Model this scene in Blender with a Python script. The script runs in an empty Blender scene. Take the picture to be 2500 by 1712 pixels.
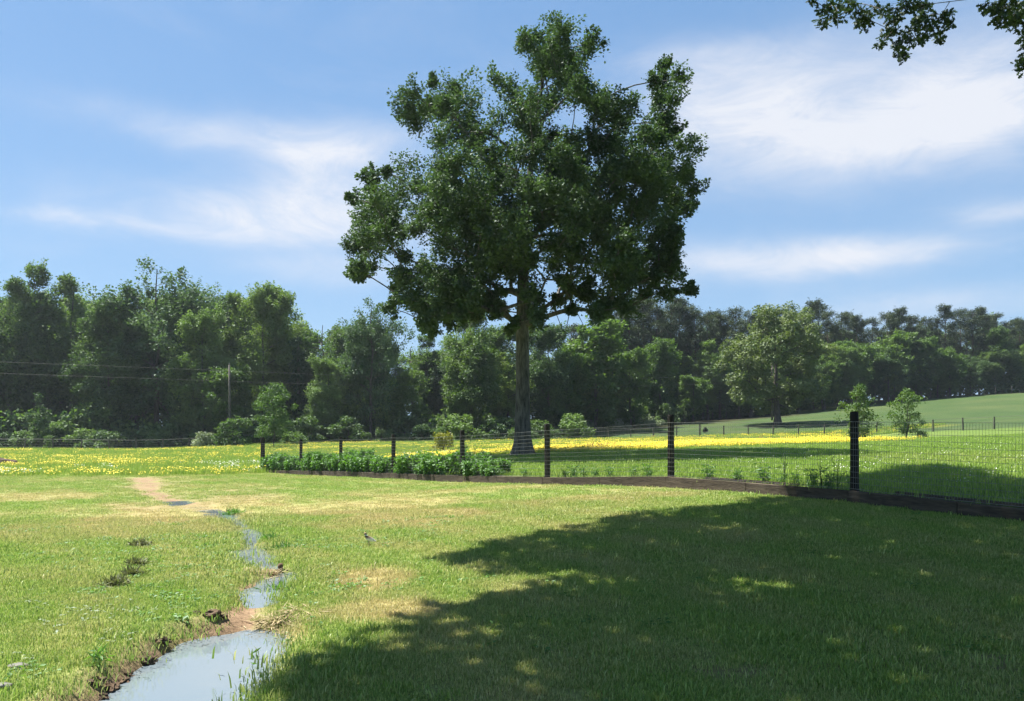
import bpy, bmesh, math, random
import numpy as np
from mathutils import Vector, Matrix, Quaternion

# ------------------------------------------------------------------ camera, sky, sun, exposure
scene = bpy.context.scene
COL = scene.collection
F = 1962.0            # focal length in photograph pixels (2500 wide)
HOR = 1080.0          # row of the eye-level line
EYE = 1.6
cam_d = bpy.data.cameras.new('camera'); cam = bpy.data.objects.new('camera', cam_d); COL.objects.link(cam)
cam.location = (0, 0, EYE); cam.rotation_euler = (math.radians(90), 0, 0)
cam_d.sensor_width = 36.0; cam_d.lens = 36.0 * F / 2500.0
cam_d.shift_y = (HOR - 856.0) / 2500.0
cam_d.clip_start = 0.05; cam_d.clip_end = 4000
scene.camera = cam

SUN_DIR = Vector((-0.89, 0.45, 0)).normalized()
SUN_EL = math.radians(64.5)
sun_vec = Vector((SUN_DIR.x * math.cos(SUN_EL), SUN_DIR.y * math.cos(SUN_EL), math.sin(SUN_EL)))
sun_d = bpy.data.lights.new('sun', 'SUN'); sun = bpy.data.objects.new('sun', sun_d); COL.objects.link(sun)
sun.rotation_euler = sun_vec.to_track_quat('Z', 'Y').to_euler()
sun_d.energy = 5.0; sun_d.angle = math.radians(0.53); sun_d.color = (1.0, 0.955, 0.88)
SH = (-sun_vec.x / sun_vec.z, -sun_vec.y / sun_vec.z)     # shadow offset per metre of height

world = bpy.data.worlds.new('World'); scene.world = world; world.use_nodes = True

def build_world():
    nt = world.node_tree; nt.nodes.clear(); N = nt.nodes.new; L = nt.links.new
    out = N('ShaderNodeOutputWorld'); bg = N('ShaderNodeBackground'); L(bg.outputs[0], out.inputs[0])
    bg.inputs['Strength'].default_value = 0.05
    sky = N('ShaderNodeTexSky'); sky.sky_type = 'NISHITA'; sky.sun_disc = False
    sky.sun_elevation = SUN_EL; sky.sun_rotation = math.atan2(SUN_DIR.x, SUN_DIR.y)
    sky.air_density = 1.0; sky.dust_density = 0.6; sky.ozone_density = 1.6; sky.altitude = 150
    tc = N('ShaderNodeTexCoord')
    sep = N('ShaderNodeSeparateXYZ'); L(tc.outputs['Generated'], sep.inputs[0])
    def m(op, a, b=None, c=None, clamp=False):
        n = N('ShaderNodeMath'); n.operation = op; n.use_clamp = clamp
        for i, v in enumerate((a, b, c)):
            if v is None: continue
            if isinstance(v, (int, float)): n.inputs[i].default_value = v
            else: L(v, n.inputs[i])
        return n.outputs[0]
    az = m('ARCTAN2', sep.outputs[0], sep.outputs[1])
    el = m('ARCSINE', sep.outputs[2])
    comb = N('ShaderNodeCombineXYZ'); L(az, comb.inputs[0]); L(m('MULTIPLY', el, 2.6), comb.inputs[1])
    def noise(scale, detail, rough, off=0.0, dist=0.0):
        mp = N('ShaderNodeMapping'); mp.inputs['Location'].default_value = (off, off * 1.7, off * .3); L(comb.outputs[0], mp.inputs[0])
        n = N('ShaderNodeTexNoise'); n.inputs['Scale'].default_value = scale; n.inputs['Detail'].default_value = detail
        n.inputs['Roughness'].default_value = rough; n.inputs['Distortion'].default_value = dist; L(mp.outputs[0], n.inputs['Vector'])
        return n.outputs['Fac']
    w1 = m('SUBTRACT', noise(3.2, 5, .62, 3.1, .5), .5); w2 = m('SUBTRACT', noise(3.6, 5, .62, 9.7, .5), .5)
    azw = m('ADD', az, m('MULTIPLY', w1, .36)); elw = m('ADD', el, m('MULTIPLY', w2, .055))
    blobs = [(2150, 330, 470, 95, .72), (2420, 290, 260, 65, .55), (1850, 300, 260, 110, .45), (2300, 170, 420, 110, .5), (1750, 210, 260, 70, .35),
             (1820, 650, 300, 48, .62), (2120, 610, 230, 40, .5), (2470, 500, 130, 32, .5), (1700, 150, 200, 40, .2),
             (560, 325, 320, 42, .52), (850, 375, 150, 36, .55), (640, 530, 340, 64, .8), (830, 460, 200, 68, .6),
             (300, 545, 160, 22, .4), (720, 660, 260, 38, .38), (2300, 740, 320, 30, .3), (900, 320, 220, 40, .3)]
    tot = None
    for px, py, rx, ry, s in blobs:
        a = math.atan((px - 1250) / F); d = math.hypot(F, px - 1250)
        e = math.atan((HOR - py) / d)
        sa = rx / F * math.cos(a) ** 2; se = ry / d
        q = m('ADD', m('POWER', m('MULTIPLY', m('ABSOLUTE', m('SUBTRACT', azw, a)), 1 / sa), 2.0),
              m('POWER', m('MULTIPLY', m('ABSOLUTE', m('SUBTRACT', elw, e)), 1 / se), 2.0))
        g = m('MULTIPLY', m('EXPONENT', m('MULTIPLY', q, -1.0)), s)
        tot = g if tot is None else m('ADD', tot, g)
    # thin generic cirrus over the rest of the sky
    gen = m('MULTIPLY', m('SUBTRACT', noise(2.3, 6, .6, 5.3, .8), .52, None, True), 1.3)
    side = m('MULTIPLY', m('SUBTRACT', m('ABSOLUTE', az), .62, None, True), 2.0, None, True)
    tot = m('ADD', tot, m('MULTIPLY', gen, m('ADD', .35, side)))
    fine = m('ADD', m('MULTIPLY', noise(7, 10, .72, 1.3, 1.1), 1.9), .06)
    mask = m('MULTIPLY', tot, fine, None, True)
    mask = m('MINIMUM', mask, .97)
    # pale haze band by the horizon
    hz = m('MULTIPLY', m('EXPONENT', m('MULTIPLY', m('ABSOLUTE', el), -4.6)), .80)
    gain = N('ShaderNodeMix'); gain.data_type = 'RGBA'; gain.blend_type = 'MULTIPLY'; gain.inputs[0].default_value = 1.0
    L(sky.outputs[0], gain.inputs[6]); gain.inputs[7].default_value = (.66, .86, 1.01, 1)
    veil = N('ShaderNodeMix'); veil.data_type = 'RGBA'; veil.inputs[0].default_value = .5; L(gain.outputs[2], veil.inputs[6]); veil.inputs[7].default_value = (1.62, 3.2, 5.65, 1)   # even high haze
    mh = N('ShaderNodeMix'); mh.data_type = 'RGBA'; L(hz, mh.inputs[0]); L(veil.outputs[2], mh.inputs[6])
    mh.inputs[7].default_value = (3.5, 4.9, 6.3, 1)
    mc = N('ShaderNodeMix'); mc.data_type = 'RGBA'; L(mask, mc.inputs[0]); L(mh.outputs[2], mc.inputs[6])
    mc.inputs[7].default_value = (5.8, 6.0, 6.5, 1)
    L(mc.outputs[2], bg.inputs['Color'])
build_world()

scene.view_settings.view_transform = 'Standard'; scene.view_settings.look = 'None'
scene.view_settings.gamma = 1.0; scene.view_settings.use_curve_mapping = False
scene.view_settings.exposure = 1.55
scene.render.engine = 'CYCLES'
cy = scene.cycles
cy.use_denoising = True; cy.use_adaptive_sampling = True; cy.adaptive_threshold = 0.015
cy.max_bounces = 5; cy.diffuse_bounces = 2; cy.glossy_bounces = 2; cy.transmission_bounces = 3; cy.transparent_max_bounces = 6
cy.sample_clamp_indirect = 6.0
scene.render.use_persistent_data = False

# ------------------------------------------------------------------ helpers
R = np.random.default_rng(7)
rnd = random.Random(11)

def tag(o, label=None, cat=None, group=None, kind=None):
    if label: o['label'] = label
    if cat: o['category'] = cat
    if group: o['group'] = group
    if kind: o['kind'] = kind
    return o

def empty(name, loc=(0, 0, 0), rz=0.0):
    o = bpy.data.objects.new(name, None); COL.objects.link(o); o.location = loc; o.rotation_euler[2] = rz
    o.empty_display_size = .2
    return o

def link(name, me, parent=None, mat=None):
    o = bpy.data.objects.new(name, me); COL.objects.link(o)
    if parent is not None: o.parent = parent
    if mat is not None and not me.materials: me.materials.append(mat)
    return o

def mesh_np(name, V, Fc, smooth=False, mat=None, fattr=None):
    """V (n,3), Fc (m,k) all faces with k corners."""
    V = np.asarray(V, np.float32); Fc = np.asarray(Fc, np.int32)
    me = bpy.data.meshes.new(name); m, k = Fc.shape
    me.vertices.add(len(V)); me.vertices.foreach_set('co', V.ravel())
    me.loops.add(m * k); me.loops.foreach_set('vertex_index', Fc.ravel())
    me.polygons.add(m)
    me.polygons.foreach_set('loop_start', np.arange(0, m * k, k, dtype=np.int32))
    me.polygons.foreach_set('loop_total', np.full(m, k, np.int32))
    if smooth: me.polygons.foreach_set('use_smooth', np.ones(m, bool))
    if fattr:
        for an, (dom, arr) in fattr.items():
            a = me.attributes.new(an, 'FLOAT', dom); a.data.foreach_set('value', np.asarray(arr, np.float32))
    me.update(calc_edges=True)
    if mat: me.materials.append(mat)
    return me

def nth(n):
    return '%d%s' % (n, 'th' if 10 < n % 100 < 14 else {1: 'st', 2: 'nd', 3: 'rd'}.get(n % 10, 'th'))

class MB:
    def __init__(s): s.v = []; s.f = []
    def add(s, V, Fc):
        o = len(s.v); s.v += [tuple(p) for p in V]; s.f += [tuple(i + o for i in f) for f in Fc]
    def box(s, c, size, rot=None):
        hx, hy, hz = [q / 2 for q in size]
        P = [Vector((x, y, z)) for x in (-hx, hx) for y in (-hy, hy) for z in (-hz, hz)]
        if rot is not None: P = [rot @ p for p in P]
        P = [p + Vector(c) for p in P]
        s.add(P, [(0, 1, 3, 2), (4, 6, 7, 5), (0, 4, 5, 1), (2, 3, 7, 6), (0, 2, 6, 4), (1, 5, 7, 3)])
    def tube(s, pts, rads, n=6, caps=True):
        V, Fc = tube_np(pts, rads, n)
        s.add(V.tolist(), Fc.tolist())
        if caps:
            o = len(s.v) - len(V); s.f.append(tuple(o + i for i in range(n))[::-1]); s.f.append(tuple(o + len(V) - n + i for i in range(n)))
    def mesh(s, name, mat=None, smooth=False):
        me = bpy.data.meshes.new(name); me.from_pydata(s.v, [], s.f)
        if smooth: me.polygons.foreach_set('use_smooth', [True] * len(s.f))
        me.update()
        if mat: me.materials.append(mat)
        return me

def tube_np(pts, rads, n):
    P = np.asarray(pts, float); k = len(P)
    T = np.empty_like(P); T[1:-1] = P[2:] - P[:-2]; T[0] = P[1] - P[0]; T[-1] = P[-1] - P[-2]
    T /= np.linalg.norm(T, axis=1)[:, None] + 1e-9
    ref = np.where(np.abs(T[:, 2:3]) > .9, np.array([[1., 0, 0]]), np.array([[0, 0, 1.]]))
    ref = np.broadcast_to(np.array([1., 0, 0]) if abs(T[:, 2]).mean() > .7 else np.array([0, 0, 1.]), P.shape)
    A = np.cross(T, ref); A /= np.linalg.norm(A, axis=1)[:, None] + 1e-9
    B = np.cross(T, A)
    th = np.linspace(0, 2 * np.pi, n, endpoint=False)
    r = np.asarray(rads, float)[:, None, None]
    V = P[:, None, :] + r * (np.cos(th)[None, :, None] * A[:, None, :] + np.sin(th)[None, :, None] * B[:, None, :])
    i = np.arange(k - 1)[:, None] * n; j = np.arange(n)[None, :]; jn = (j + 1) % n
    Fc = np.stack([i + j, i + jn, i + n + jn, i + n + j], -1).reshape(-1, 4)
    return V.reshape(-1, 3), Fc

def vnoise(x, y, seed=0):
    """smooth value noise, about -1..1"""
    x = np.asarray(x, float); y = np.asarray(y, float)
    xi = np.floor(x).astype(np.int64); yi = np.floor(y).astype(np.int64); fx = x - xi; fy = y - yi
    fx = fx * fx * (3 - 2 * fx); fy = fy * fy * (3 - 2 * fy)
    def h(a, b):
        n = (a * 374761393 + b * 668265263 + seed * 1442695041) & 0x7fffffff
        n = ((n ^ (n >> 13)) * 1274126177) & 0x7fffffff
        n = n ^ (n >> 16)
        return (n & 0xffff) / 32767.5 - 1
    return (h(xi, yi) * (1 - fx) + h(xi + 1, yi) * fx) * (1 - fy) + (h(xi, yi + 1) * (1 - fx) + h(xi + 1, yi + 1) * fx) * fy

def fbm(x, y, seed=0, oct=3):
    s = 0; a = 1; t = 0
    for o in range(oct):
        s = s + a * vnoise(x * 2 ** o, y * 2 ** o, seed + o * 17); t += a; a *= .5
    return s / t

# ------------------------------------------------------------------ materials
def nodes_of(name):
    m = bpy.data.materials.new(name); m.use_nodes = True; nt = m.node_tree; nt.nodes.clear()
    return m, nt, nt.nodes.new, nt.links.new

def pmat(name, c1, c2, scale=8.0, rough=.85, bump=.3, bscale=None, stretch=(1, 1, 1), spec=.3, detail=6):
    m, nt, N, L = nodes_of(name)
    out = N('ShaderNodeOutputMaterial'); b = N('ShaderNodeBsdfPrincipled'); L(b.outputs[0], out.inputs[0])
    tc = N('ShaderNodeTexCoord'); mp = N('ShaderNodeMapping'); mp.inputs['Scale'].default_value = stretch
    L(tc.outputs['Object'], mp.inputs[0])
    n = N('ShaderNodeTexNoise'); n.inputs['Scale'].default_value = scale; n.inputs['Detail'].default_value = detail
    n.inputs['Roughness'].default_value = .65; L(mp.outputs[0], n.inputs['Vector'])
    cr = N('ShaderNodeValToRGB'); cr.color_ramp.elements[0].position = .32; cr.color_ramp.elements[1].position = .68
    cr.color_ramp.elements[0].color = (*c1, 1); cr.color_ramp.elements[1].color = (*c2, 1)
    L(n.outputs['Fac'], cr.inputs[0]); L(cr.outputs[0], b.inputs['Base Color'])
    b.inputs['Roughness'].default_value = rough; b.inputs['Specular IOR Level'].default_value = spec
    if bump:
        n2 = N('ShaderNodeTexNoise'); n2.inputs['Scale'].default_value = bscale or scale * 2.5; n2.inputs['Detail'].default_value = 5
        L(mp.outputs[0], n2.inputs['Vector'])
        bp = N('ShaderNodeBump'); bp.inputs['Strength'].default_value = bump; bp.inputs['Distance'].default_value = .03
        L(n2.outputs['Fac'], bp.inputs['Height']); L(bp.outputs[0], b.inputs['Normal'])
    return m

def leafmat(name, c1, c2, ctr, trans=.32, nscale=.35, gloss=.025, rnd_amt=.25, grough=.55):
    """c1..c2 leaf colours varying leaf by leaf and bough by bough, ctr the colour light takes passing through"""
    m, nt, N, L = nodes_of(name)
    out = N('ShaderNodeOutputMaterial')
    at = N('ShaderNodeAttribute'); at.attribute_name = 'var'
    tc = N('ShaderNodeTexCoord'); n = N('ShaderNodeTexNoise'); n.inputs['Scale'].default_value = nscale; n.inputs['Detail'].default_value = 3
    L(tc.outputs['Object'], n.inputs['Vector'])
    oi = N('ShaderNodeObjectInfo')
    def mth(op, a, b):
        q = N('ShaderNodeMath'); q.operation = op
        for i, v in enumerate((a, b)):
            if isinstance(v, (int, float)): q.inputs[i].default_value = v
            else: L(v, q.inputs[i])
        return q.outputs[0]
    f = mth('ADD', mth('MULTIPLY', at.outputs['Fac'], .55), mth('MULTIPLY', mth('SUBTRACT', n.outputs['Fac'], .5), 1.1))
    f = mth('ADD', f, mth('MULTIPLY', mth('SUBTRACT', oi.outputs['Random'], .5), rnd_amt)); f = mth('ADD', f, .2)
    cr = N('ShaderNodeMix'); cr.data_type = 'RGBA'; cr.clamp_factor = True; L(f, cr.inputs[0])
    cr.inputs[6].default_value = (*c1, 1); cr.inputs[7].default_value = (*c2, 1)
    d = N('ShaderNodeBsdfDiffuse'); L(cr.outputs[2], d.inputs[0])
    t = N('ShaderNodeBsdfTranslucent')
    mt = N('ShaderNodeMix'); mt.data_type = 'RGBA'; mt.blend_type = 'MULTIPLY'; mt.inputs[0].default_value = 1
    L(cr.outputs[2], mt.inputs[6]); mt.inputs[7].default_value = (*ctr, 1); L(mt.outputs[2], t.inputs[0])
    ms = N('ShaderNodeMixShader'); ms.inputs[0].default_value = trans; L(d.outputs[0], ms.inputs[1]); L(t.outputs[0], ms.inputs[2])
    g = N('ShaderNodeBsdfGlossy'); g.inputs['Roughness'].default_value = grough; g.inputs['Color'].default_value = (.9, .95, 1, 1)
    mg = N('ShaderNodeMixShader'); mg.inputs[0].default_value = gloss; L(ms.outputs[0], mg.inputs[1]); L(g.outputs[0], mg.inputs[2])
    L(mg.outputs[0], out.inputs[0])
    return m

M = {}
M['bark'] = pmat('bark', (.045, .038, .032), (.13, .115, .10), 3.0, .95, .9, 7, (3, 3, .6))
M['bark_grey'] = pmat('bark_grey', (.028, .026, .024), (.17, .16, .145), 2.2, .95, 1.0, 6, (4, 4, .9))
M['bark_pine'] = pmat('bark_pine', (.05, .035, .028), (.13, .09, .07), 3.0, .95, .8, 7, (3, 3, .6))
M['leaf_maple'] = leafmat('leaf_maple', (.012, .031, .022), (.100, .152, .060), (1.25, 1.5, .7), .22, .8)
M['leaf_oak'] = leafmat('leaf_oak', (.020, .036, .024), (.050, .078, .034), (1.3, 1.6, .6), .15, .5)
M['leaf_wood'] = leafmat('leaf_wood', (.026, .056, .026), (.165, .230, .078), (1.5, 1.9, .6), .24, .16, .02, .55)
M['leaf_mid'] = leafmat('leaf_mid', (.040, .078, .026), (.20, .265, .080), (1.5, 1.8, .55), .26, .2, .02, .5)
M['leaf_blue'] = leafmat('leaf_blue', (.024, .052, .030), (.135, .20, .085), (1.4, 1.7, .7), .22, .16, .02, .5)
M['leaf_light'] = leafmat('leaf_light', (.045, .088, .030), (.13, .19, .055), (1.5, 1.8, .55), .30, .3, .02, .4)
M['leaf_pine'] = leafmat('leaf_pine', (.034, .054, .030), (.095, .120, .060), (1.3, 1.5, .6), .12, .25, .02, .4)
M['leaf_ivy'] = leafmat('leaf_ivy', (.020, .045, .015), (.05, .09, .025), (1.4, 1.7, .6), .2, .8)
M['leaf_yellow'] = leafmat('leaf_yellow', (.10, .13, .02), (.24, .22, .04), (1.5, 1.6, .5), .32, .8)
M['leaf_bed'] = leafmat('leaf_bed', (.05, .12, .03), (.15, .27, .065), (1.5, 1.8, .5), .32, 1.6, .03)
M['leaf_pale'] = leafmat('leaf_pale', (.14, .19, .10), (.30, .34, .22), (1.2, 1.3, .8), .25, .8)
M['post'] = pmat('post_creosote', (.006, .005, .005), (.026, .022, .019), 4, .8, .5, 14, (6, 6, .7), .3)
M['timber'] = pmat('timber_weathered', (.034, .026, .019), (.115, .09, .065), 3.0, .9, .5, 12, (.8, 3, 6))
M['farpost'] = pmat('farpost_wood', (.05, .045, .04), (.14, .125, .11), 4, .9, .3, 10, (4, 4, .8))
M['steelpost'] = pmat('steelpost', (.06, .06, .055), (.12, .12, .11), 6, .6, 0)
M['soil'] = pmat('soil', (.055, .036, .022), (.17, .115, .072), 7, .97, 1.0, 16)
M['darksoil'] = pmat('dark_soil', (.035, .024, .016), (.11, .075, .05), 9, .97, 1.0, 18)
M['stone'] = pmat('stone_grey', (.09, .09, .075), (.20, .195, .165), 9, .85, .5, 25)
M['black'] = pmat('black_plastic', (.008, .008, .009), (.02, .02, .022), 6, .5, .1)
M['rust'] = pmat('rust_weed', (.25, .09, .05), (.45, .22, .13), 9, .9, 0)
m_, nt_, N_, L_ = nodes_of('fence_wire'); o_ = N_('ShaderNodeOutputMaterial'); b_ = N_('ShaderNodeBsdfPrincipled'); L_(b_.outputs[0], o_.inputs[0])
b_.inputs['Base Color'].default_value = (.20, .20, .19, 1); b_.inputs['Metallic'].default_value = .35; b_.inputs['Roughness'].default_value = .5
M['wire'] = m_
M['farwire'] = pmat('far_wire', (.06, .06, .058), (.10, .10, .095), 5, .6, 0)

# ------------------------------------------------------------------ the lie of the land
FP = [(9.6, 6.6), (7.8, 10.5), (6.05, 14.4), (3.53, 18.3), (0.84, 21.3), (-1.64, 24.8), (-4.24, 28.0), (-6.76, 31.2), (-9.1, 34.2), (-11.6, 37.0)]
FZ = [.36, .44, .56, .64, .50, .38, .345, .296, .205, .13]       # ground at the foot of the timber, camera side
FPa = np.array(FP); FZa = np.array(FZ)

ctrl = [(x, y, z + .07) for (x, y), z in zip(FP, FZ)]
ctrl += [(0, 0, 0), (-3, 5, 0), (3, 5, .03), (-1, 10, .06), (3, 9, .2), (-8, 10, 0), (-4, 13.5, 0), (-8, 20, .02), (-13, 20, .0), (-20, 34, .1), (-16, 34.5, .1), (-14, 10, 0),
         (0, -15, 0), (-20, -10, 0), (20, -10, .2), (14, 5, .5), (20, 12, .9), (-30, 15, 0), (-1, 16, .30), (-5, 24, .17), (-9, 29, .13),
         (.48, 38, 1.0), (-6, 40, .62), (5, 30, .90), (9, 22, .80), (13.5, 26, .86), (12, 40, 1.2), (24, 40, 1.45),
         (12.7, 93, 1.98), (33, 85, 2.16), (47.6, 75, 2.9), (-38, 85, .6), (-48.7, 80, .78), (-27.5, 90, 1.37), (-5.6, 92, 1.65),
         (25.8, 60, 1.64), (31.3, 64, 1.92), (-20, 45, .22), (-14, 42, .2), (-30, 60, .42), (-8, 60, .95), (2, 55, 1.25), (15, 60, 1.5),
         (8.4, 110, 3.0), (24, 125, 4.7), (33, 135, 5.3), (51, 145, 7.0), (62, 150, 8.5), (76.6, 150, 9.7), (95.6, 150, 10.9), (35.4, 107, 3.9), (60, 110, 5.6), (75, 95, 5.0),
         (-40, 110, 1.0), (-80, 110, 1.0), (-10, 120, 2.2), (-60, 200, 2), (0, 220, 4), (80, 220, 12), (160, 200, 15), (-200, 300, 3), (0, 500, 6), (250, 500, 18), (-250, 0, 1), (250, 50, 8), (0, -150, 0), (-400, 700, 6), (400, 700, 20)]
CT = np.array(ctrl, float)

def _tps_fit(C):
    n = len(C); P = C[:, :2] / 40.0
    d = np.linalg.norm(P[:, None] - P[None], axis=2)
    K = np.where(d > 1e-9, d, 0.0) ** 1.0          # linear kernel: keeps slopes honest
    A = np.zeros((n + 3, n + 3)); A[:n, :n] = K + np.eye(n) * 1e-3
    Q = np.hstack([np.ones((n, 1)), P]); A[:n, n:] = Q; A[n:, :n] = Q.T
    return np.linalg.solve(A, np.concatenate([C[:, 2], np.zeros(3)]))
_W = _tps_fit(CT)
_CX, _CY = CT[:, 0] / 40.0, CT[:, 1] / 40.0

def base_z(x, y):
    x = np.asarray(x, float) / 40.0; y = np.asarray(y, float) / 40.0
    z = _W[-3] + _W[-2] * x + _W[-1] * y
    for i in range(len(CT)):
        z = z + _W[i] * np.sqrt((x - _CX[i]) ** 2 + (y - _CY[i]) ** 2 + .0025)
    return z

def fence_sd(x, y):
    """signed distance to the fence line, positive on the pasture side; second value: fade 0 past the left corner"""
    x = np.asarray(x, float); y = np.asarray(y, float)
    best = np.full(np.broadcast(x, y).shape, 1e9); sd = np.zeros_like(best); tt = np.zeros_like(best)
    for i in range(len(FP) - 1):
        ax, ay = FP[i]; bx, by = FP[i + 1]; dx, dy = bx - ax, by - ay; l2 = dx * dx + dy * dy
        t = np.clip(((x - ax) * dx + (y - ay) * dy) / l2, 0, 1)
        ex, ey = x - ax - t * dx, y - ay - t * dy; d = np.hypot(ex, ey)
        s = np.sign(dy * ex - dx * ey)
        up = d < best
        best = np.where(up, d, best); sd = np.where(up, d * s, sd); tt = np.where(up, i + t, tt)
    return sd, np.clip((len(FP) - 1 - tt) / 1.2, 0, 1)

CREEK = np.array([(-2.15, 1.0, .45), (-2.2, 3.5, .5), (-2.24, 4.6, .46), (-2.24, 5.4, .42), (-2.36, 6.3, .44), (-2.40, 6.9, .36), (-2.34, 7.25, .22), (-2.45, 7.6, .10), (-2.6, 8.2, .11),
                  (-2.73, 8.8, .17), (-2.80, 9.7, .16), (-3.2, 10.5, .12), (-3.66, 11.3, .26), (-3.95, 12.3, .10), (-4.35, 13.6, .18), (-5.1, 15.2, .08),
                  (-6.0, 17.0, .16), (-7.6, 19.4, .24), (-9.3, 22, .28), (-11.7, 26, .42), (-13.6, 30, .5), (-15.6, 34, .6)])
# how deep the bed is at each knot (deep pools, shallow riffles, dry wash at the far end)
CDEPTH = np.array([.34, .34, .34, .34, .34, .32, .26, .10, .10, .17, .17, .07, .14, .10, .13, .09, .11, .075, .07, .07, .06, .03])

def creek_d(x, y):
    """distance outside the channel edge (negative inside), bed depth, side (+ right), t"""
    x = np.asarray(x, float); y = np.asarray(y, float)
    best = np.full(np.broadcast(x, y).shape, 1e9); dep = np.zeros_like(best); sgn = np.zeros_like(best); tp = np.zeros_like(best); wd = np.zeros_like(best)
    for i in range(len(CREEK) - 1):
        ax, ay, aw = CREEK[i]; bx, by, bw = CREEK[i + 1]; dx, dy = bx - ax, by - ay; l2 = dx * dx + dy * dy
        t = np.clip(((x - ax) * dx + (y - ay) * dy) / l2, 0, 1)
        ex, ey = x - ax - t * dx, y - ay - t * dy
        w = aw + t * (bw - aw); d = np.hypot(ex, ey) - w
        up = d < best
        best = np.where(up, d, best); dep = np.where(up, CDEPTH[i] + t * (CDEPTH[i + 1] - CDEPTH[i]), dep)
        sgn = np.where(up, np.sign(dy * ex - dx * ey), sgn); tp = np.where(up, i + t, tp); wd = np.where(up, w, wd)
    return best, dep, sgn, tp, wd

def ground_z(x, y, detail=True):
    z = base_z(x, y)
    sd, fade = fence_sd(x, y)
    sq = sd - .17
    st = np.where(sq > 0, .10 * np.exp(-np.abs(sq) / 5), -.08 * np.exp(-np.abs(sq) / 5)) * fade
    z = z + st * np.clip(np.abs(sq) / .05, 0, 1)
    x = np.asarray(x, float); y = np.asarray(y, float)
    if detail:
        near = np.clip(1 - np.abs(y - 10) / 60, .15, 1)
        z = z + near * (.020 * fbm(x * .55, y * .55, 3) + .010 * vnoise(x * 2.3, y * 2.3, 5) + .006 * vnoise(x * 6, y * 6, 8))
    cd, dep, sg, tp, wd = creek_d(x, y)
    cd = cd + .06 * fbm(x * 2.6, y * 2.6, 21) + .012 * vnoise(x * 9, y * 9, 22)
    bank = np.where(sg > 0, .38, .32)
    k = np.clip((bank - cd) / (bank + .10), 0, 1); k = k * k * (3 - 2 * k)
    z = z - dep * k
    z = z + k * np.clip((tp - 7.5) / 1.0, 0, 1) * .16 * np.clip(fbm(x * 1.6, y * 1.3, 37) + .02, 0, 1)
    # ragged clods along the left bank of the pool
    cl = np.clip(1 - np.abs(cd - .18) / .28, 0, 1) * (sg < 0) * np.clip((8.2 - y) / 1.5, 0, 1)
    z = z + cl * (.05 * np.clip(fbm(x * 5, y * 5, 31), 0, 1) + .010 * vnoise(x * 11, y * 11, 32))
    return z

def gz(x, y): return float(ground_z(np.array([x]), np.array([y]))[0])

def gpx(px, py):
    """where the line of sight through a photograph pixel meets the ground"""
    u, v = (px - 1250) / F, (HOR - py) / F
    Y = np.concatenate([np.arange(3, 40, .05), np.arange(40, 200, .25)])
    g = ground_z(u * Y, Y, False); ray = EYE + v * Y
    i = np.argmax(ray < g)
    return (float(u * Y[i]), float(Y[i]))

def at(px, py, Y): return Vector(((px - 1250) * Y / F, Y, EYE + (HOR - py) * Y / F))

# ------------------------------------------------------------------ ground sheet
def axis(segs):
    out = []
    for a, b, s in segs: out.append(np.arange(a, b, s))
    return np.concatenate(out)
def grow(start, step, ratio, end):
    v = [start]; 
    while v[-1] < end: v.append(v[-1] + step); step *= ratio
    return np.array(v)
gx = np.concatenate([-grow(9, .2, 1.12, 420)[::-1][:-1], axis([(-9, -4.6, .14), (-4.6, -1.0, .05), (-1.0, 8, .14)]), grow(8, .2, 1.12, 420)])
gy = np.concatenate([-grow(0, .5, 1.25, 150)[::-1][:-1], axis([(0, 3, .2), (3, 12, .05), (12, 20, .1), (20, 40, .16)]), grow(40, .2, 1.055, 650)])
GX, GY = np.meshgrid(gx, gy); fx, fy = GX.ravel(), GY.ravel()
GZ = ground_z(fx, fy)
nx, ny = len(gx), len(gy)
ii = (np.arange(ny - 1)[:, None] * nx + np.arange(nx - 1)[None]).ravel()
faces = np.stack([ii, ii + 1, ii + nx + 1, ii + nx], -1)

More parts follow.
